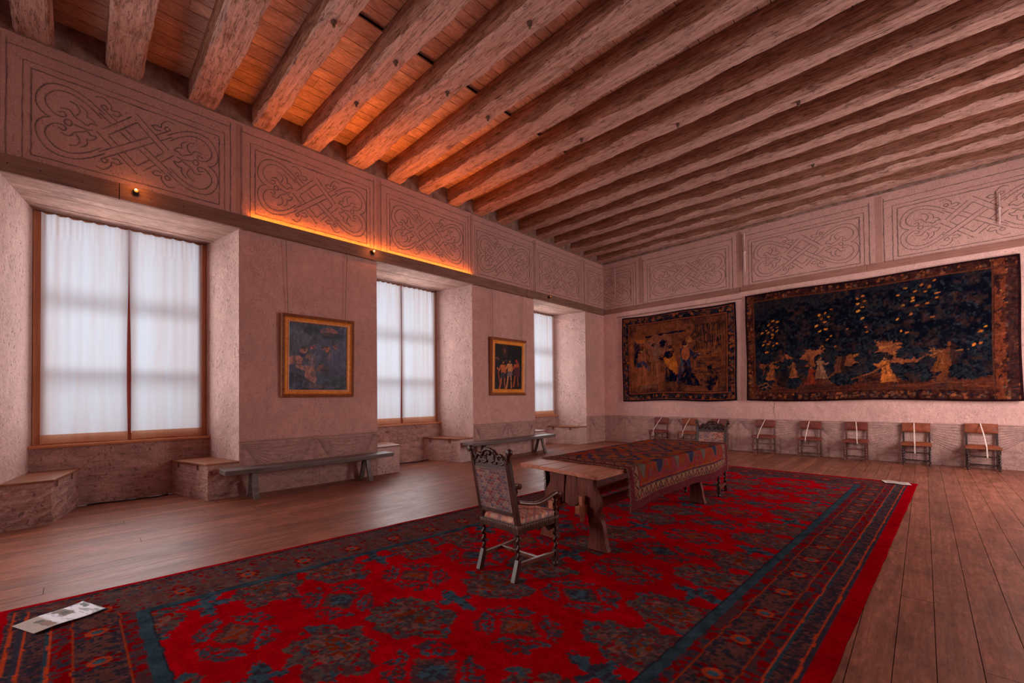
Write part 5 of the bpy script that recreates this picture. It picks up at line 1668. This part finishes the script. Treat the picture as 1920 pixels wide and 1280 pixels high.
    # leafy scrollwork between base and crest
    for s in (-1, 1):
        for (a, b, r_, t0, t1, rr) in ((.145, 1.005, .036, -2.2, 3.4, .011), (.075, 1.005, .034, 5.2, -.6, .011), (.02, 1.02, .040, -1.4, 2.6, .012)):
            q.tube([(s * (a + r_ * (1 - .35 * abs(i / 15 - .2)) * math.cos(t)), lean(b) + .004 * math.sin(3 * t), b + r_ * (1 - .35 * abs(i / 15 - .2)) * math.sin(t)) for i, t in enumerate(np.linspace(t0, t1, 16))], [rr * (1.15 - .5 * i / 15) for i in range(16)], 8)
        q.ball((s * .145, lean(1.0) - .012, 1.0), .018, 8); q.ball((s * .075, lean(1.0) - .012, 1.0), .016, 8)
        for (a, b) in ((.18, .99), (.11, .975), (.04, .975)): q.tube([(s * a, lean(.96), .955), (s * (a - .01), lean(b), b + .02), (s * (a - .025), lean(b + .03), b + .035)], [.014, .013, .006], 8)
    q.tube([(x_, lean(z_) , z_) for x_, z_ in upr], [.013 + .005 * math.sin(i * 1.1) ** 2 for i in range(len(upr))], 10)
    q.ball((0, lean(1.05) - .01, 1.055), .024, 8)
    q.build('carved_crest', M['walnut'], root)
    q = MB(); q.bar((-BWd, lean(.545), .545), (BWd, lean(.545), .545), .035, .04); q.build('lower_back_rail', M['walnut'], root, .003)
    # scale-patterned back panel (both faces covered) with a nailed edge
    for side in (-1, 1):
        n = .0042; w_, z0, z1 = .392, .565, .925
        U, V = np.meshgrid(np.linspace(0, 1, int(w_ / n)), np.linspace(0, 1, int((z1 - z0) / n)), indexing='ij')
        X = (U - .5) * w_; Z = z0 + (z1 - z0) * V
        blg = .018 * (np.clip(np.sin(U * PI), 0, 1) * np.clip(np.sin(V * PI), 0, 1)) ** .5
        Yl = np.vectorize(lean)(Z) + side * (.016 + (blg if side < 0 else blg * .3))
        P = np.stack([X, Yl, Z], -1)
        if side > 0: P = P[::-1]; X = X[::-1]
        C = scale_cols(X, Z, 3 if side > 0 else 4) * (np.array((.50, .46, .52)) if side > 0 else np.array((1.0, .95, .95)))  # rear face darker: its shade is put into the fabric colour
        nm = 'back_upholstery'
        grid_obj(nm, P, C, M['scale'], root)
    # seat cushion: domed top and straight skirt
    n = .006
    U, V = np.meshgrid(np.linspace(0, 1, 120), np.linspace(0, 1, 120), indexing='ij')
    yy = yf - .022 + (yb + .02 - yf + .022) * V
    hwid = (FW + .022) + (BWd + .02 - FW - .022) * V
    X = (2 * U - 1) * hwid
    ed = np.minimum(np.minimum(U, 1 - U), np.minimum(V, 1 - V))
    Zs = np.where(ed < .03, .445 + (ed / .03) * .045, .49) + .035 * np.clip(ed * 3, 0, 1) ** .6
    X = X * np.where(ed < .03, 1.0, 1.0)
    C = scale_cols(X, yy + Zs * .7, 6)
    C = C * np.where(ed < .012, .5, 1.0)[..., None] * (1 + .25 * (vnoise(X * 9, yy * 9, 3) - .3))[..., None] * np.array((1.15, 1.0, .92))
    cush = grid_obj('seat_cushion', np.stack([X, yy, Zs], -1), C, M['scale'], root)
    # fringe and brass nails
    q = MB()
    edge = [(-FW - .024, yf - .024), (FW + .024, yf - .024), (BWd + .022, yb + .022), (-BWd - .022, yb + .022)]
    for i in range(4):
        a, b = np.array(edge[i]), np.array(edge[(i + 1) % 4]); L_ = np.hypot(*(b - a)); m_ = int(L_ / .017)
        for k in range(m_):
            c_ = a + (b - a) * (k + .5) / m_
            q.tube([(c_[0], c_[1], .452), (c_[0] + random.uniform(-.003, .003), c_[1], .425)], [.003, .0015], 5)
    for s in (-1, 1):
        for k in range(26):
            z_ = .57 + k * .0138
            q.tube([(s * .194, lean(z_) + .018, z_), (s * .186, lean(z_) + .024, z_ - .004)], [.0028, .0015], 5)
    for k in range(26):
        x_ = -.19 + k * .0152
        q.tube([(x_, lean(.925) + .018, .928), (x_, lean(.91) + .024, .914)], [.0028, .0015], 5)
    M.setdefault('trim_thread', mat_plain('pale_trim_thread', (.52, .36, .29), .8))
    fr_ = q.build('fringe_trim', M['trim_thread'], cush); fr_['kind'] = 'stuff'
    return root


armchair('carved armchair with scale-patterned seat and back in front of the near end of the table', (-2.685, 2.845, .016), PI)
armchair('carved armchair at the far end of the table, facing the camera', (-2.50, 6.98, .016), math.radians(3))


# ------------------------------------------------------------------ row of small chairs along the back wall
def small_chair(label, x, wood, leather, seat_w, spiral, ribbon_pts, yfront=12.47, dy=0.0, top=.86):
    root = thing('side_chair', label, 'chair', (x, 12.67 + dy, 0), 0, 'low backed chairs along the back wall')
    hw = seat_w / 2; yb, yf = .16, -.20
    def lean(z): return yb + max(0, z - .44) * .06
    for s in (-1, 1):
        xx = s * (hw - .025)
        q = MB(); q.box((xx - .018, yb - .018, 0), (xx + .018, yb + .018, .44)); q.bar((xx, yb, .43), (xx, lean(top), top - .01), .034, .034, up=(0, 1, 0)); q.build('back_leg', wood, root, .003)
        q = MB(); q.box((xx - .021, yf - .021, .33), (xx + .021, yf + .021, .43)); q.lathe([(.012, 0), (.022, .01), (.022, .03), (.014, .04)], (xx, yf, 0), 12); q.box((xx - .02, yf - .02, .04), (xx + .02, yf + .02, .10))
        if spiral: q.twist((xx, yf), .10, .33, .017, .008, 4)
        else: q.lathe([(.014, .10), (.020, .12), (.013, .14), (.021, .19), (.023, .22), (.014, .27), (.013, .29), (.02, .31), (.014, .33)], (xx, yf, 0), 12)
        q.build('front_leg', wood, root, .003)
        q = MB(); q.bar((xx, yf, .07), (xx, yb, .07), .022, .03); q.bar((xx, yf, .25), (xx, yb, .25), .018, .024); q.build('side_stretcher', wood, root, .002)
    q = MB(); q.bar((-hw + .03, yf, .27), (hw - .03, yf, .27), .024, .03); q.build('front_stretcher', wood, root, .003)
    q = MB(); q.bar((-hw + .03, yb, .07), (hw - .03, yb, .07), .022, .026); q.build('rear_stretcher', wood, root, .003)
    # stuffed leather seat
    q = MB(); n = 14; vs = []
    for i in range(n + 1):
        for j in range(n + 1):
            u, v = i / n, j / n; e = min(u, 1 - u, v, 1 - v)
            vs.append((-hw - .012 + (2 * hw + .024) * u, yf - .03 + (yb - yf + .055) * v, .455 + .03 * min(1, e * 5) ** .6))
    q.add(vs, [(i * (n + 1) + j, (i + 1) * (n + 1) + j, (i + 1) * (n + 1) + j + 1, i * (n + 1) + j + 1) for i in range(n) for j in range(n)], smooth=True)
    q.box((-hw - .012, yf - .03, .415), (hw + .012, yb + .025, .456))
    seat_o = q.build('seat', leather, root, .004)
    q = MB(); z0 = top - .185; vs = []; n = 12
    for i in range(n + 1):
        for j in range(n + 1):
            u, v = i / n, j / n; e = min(u, 1 - u, v, 1 - v); z = z0 + (top - z0) * v - .006 * math.sin(u * PI) * (1 - 2 * v)
            vs.append((-hw + .004 + (2 * hw - .008) * u, lean(z) - .022 - .014 * min(1, e * 5) ** .6, z))
    q.add(vs, [(i * (n + 1) + j, (i + 1) * (n + 1) + j, (i + 1) * (n + 1) + j + 1, i * (n + 1) + j + 1) for i in range(n) for j in range(n)], smooth=True)
    q.box((-hw + .004, lean(z0) - .022, z0), (hw - .004, lean(top) + .02, top))
    q.build('backrest', leather, root, .004)
    q = MB()
    for k in range(16):
        xx = -hw + .02 + (2 * hw - .04) * k / 15; q.ball((xx, yf - .031, .425), .005, 5)
    q.build('nail_row', M['brass'], seat_o)
    # cotton ribbon tied from the back over the seat
    (xa, xb, zend) = ribbon_pts
    pts = [(xa, yb + .05, top - .08), (xa, yb + .04, top + .004), (xa, lean(top) - .035, top + .004), (xa + (xb - xa) * .55, (lean(top) - .035 + yf - .036) / 2 - .004, (top + .478) / 2), (xa + (xb - xa) * .85, yf - .030, .485), (xa + (xb - xa) * .88, yf - .036, .47), (xb, yf - .038, zend)]
    vs = []
    for p_ in pts: vs += [(p_[0] - .009, p_[1], p_[2]), (p_[0] + .009, p_[1], p_[2]), (p_[0] + .009, p_[1] - .003, p_[2] - .001), (p_[0] - .009, p_[1] - .003, p_[2] - .001)]
    q = MB(); m_ = len(pts)
    q.add(vs, [(i * 4 + k, i * 4 + (k + 1) % 4, (i + 1) * 4 + (k + 1) % 4, (i + 1) * 4 + k) for i in range(m_ - 1) for k in range(4)] + [(3, 2, 1, 0), (m_ * 4 - 4, m_ * 4 - 3, m_ * 4 - 2, m_ * 4 - 1)])
    rb = q.build('ribbon', M['ribbon'], root); rb['label'] = 'pale cotton ribbon tied across the chair'
    return root


CH = M['chairwood']; CD = M['chairdark']; LR = M['leather']; LT = M['leather_tan']
small_chair('small dark red leather chair by the far left corner, leftmost of the back wall row', -5.93, CH, LR, .44, False, (.02, -.08, .33), top=.85)
small_chair('small rust leather chair partly behind the armchair, second from the corner', -5.05, CH, LT, .44, False, (.02, -.05, .35), top=.85)
small_chair('small leather chair hidden behind the carved crest of the far armchair', -4.20, CH, LR, .44, False, (.0, -.02, .40), top=.85)
small_chair('small dark red leather chair first to the right of the far armchair', -3.05, CH, LR, .46, False, (-.0, -.09, .40), top=.86)
small_chair('small dark red leather chair with straight vertical ribbon, second right of the armchair', -2.05, CH, LR, .45, False, (-.02, -.05, .40), top=.86)
small_chair('small dark red leather chair with reddish front legs, third right of the armchair', -1.16, CH, LR, .43, True, (.0, .05, .40), top=.87)
small_chair('small rust leather chair with dark legs under the large tapestry, second from the right', -.14, CD, LT, .46, True, (-.03, -.02, .26), top=.88)
small_chair('small rust brown leather chair with spiral legs nearest the right edge of the photo', .82, CD, LT, .47, True, (-.01, .05, .26), top=.90)
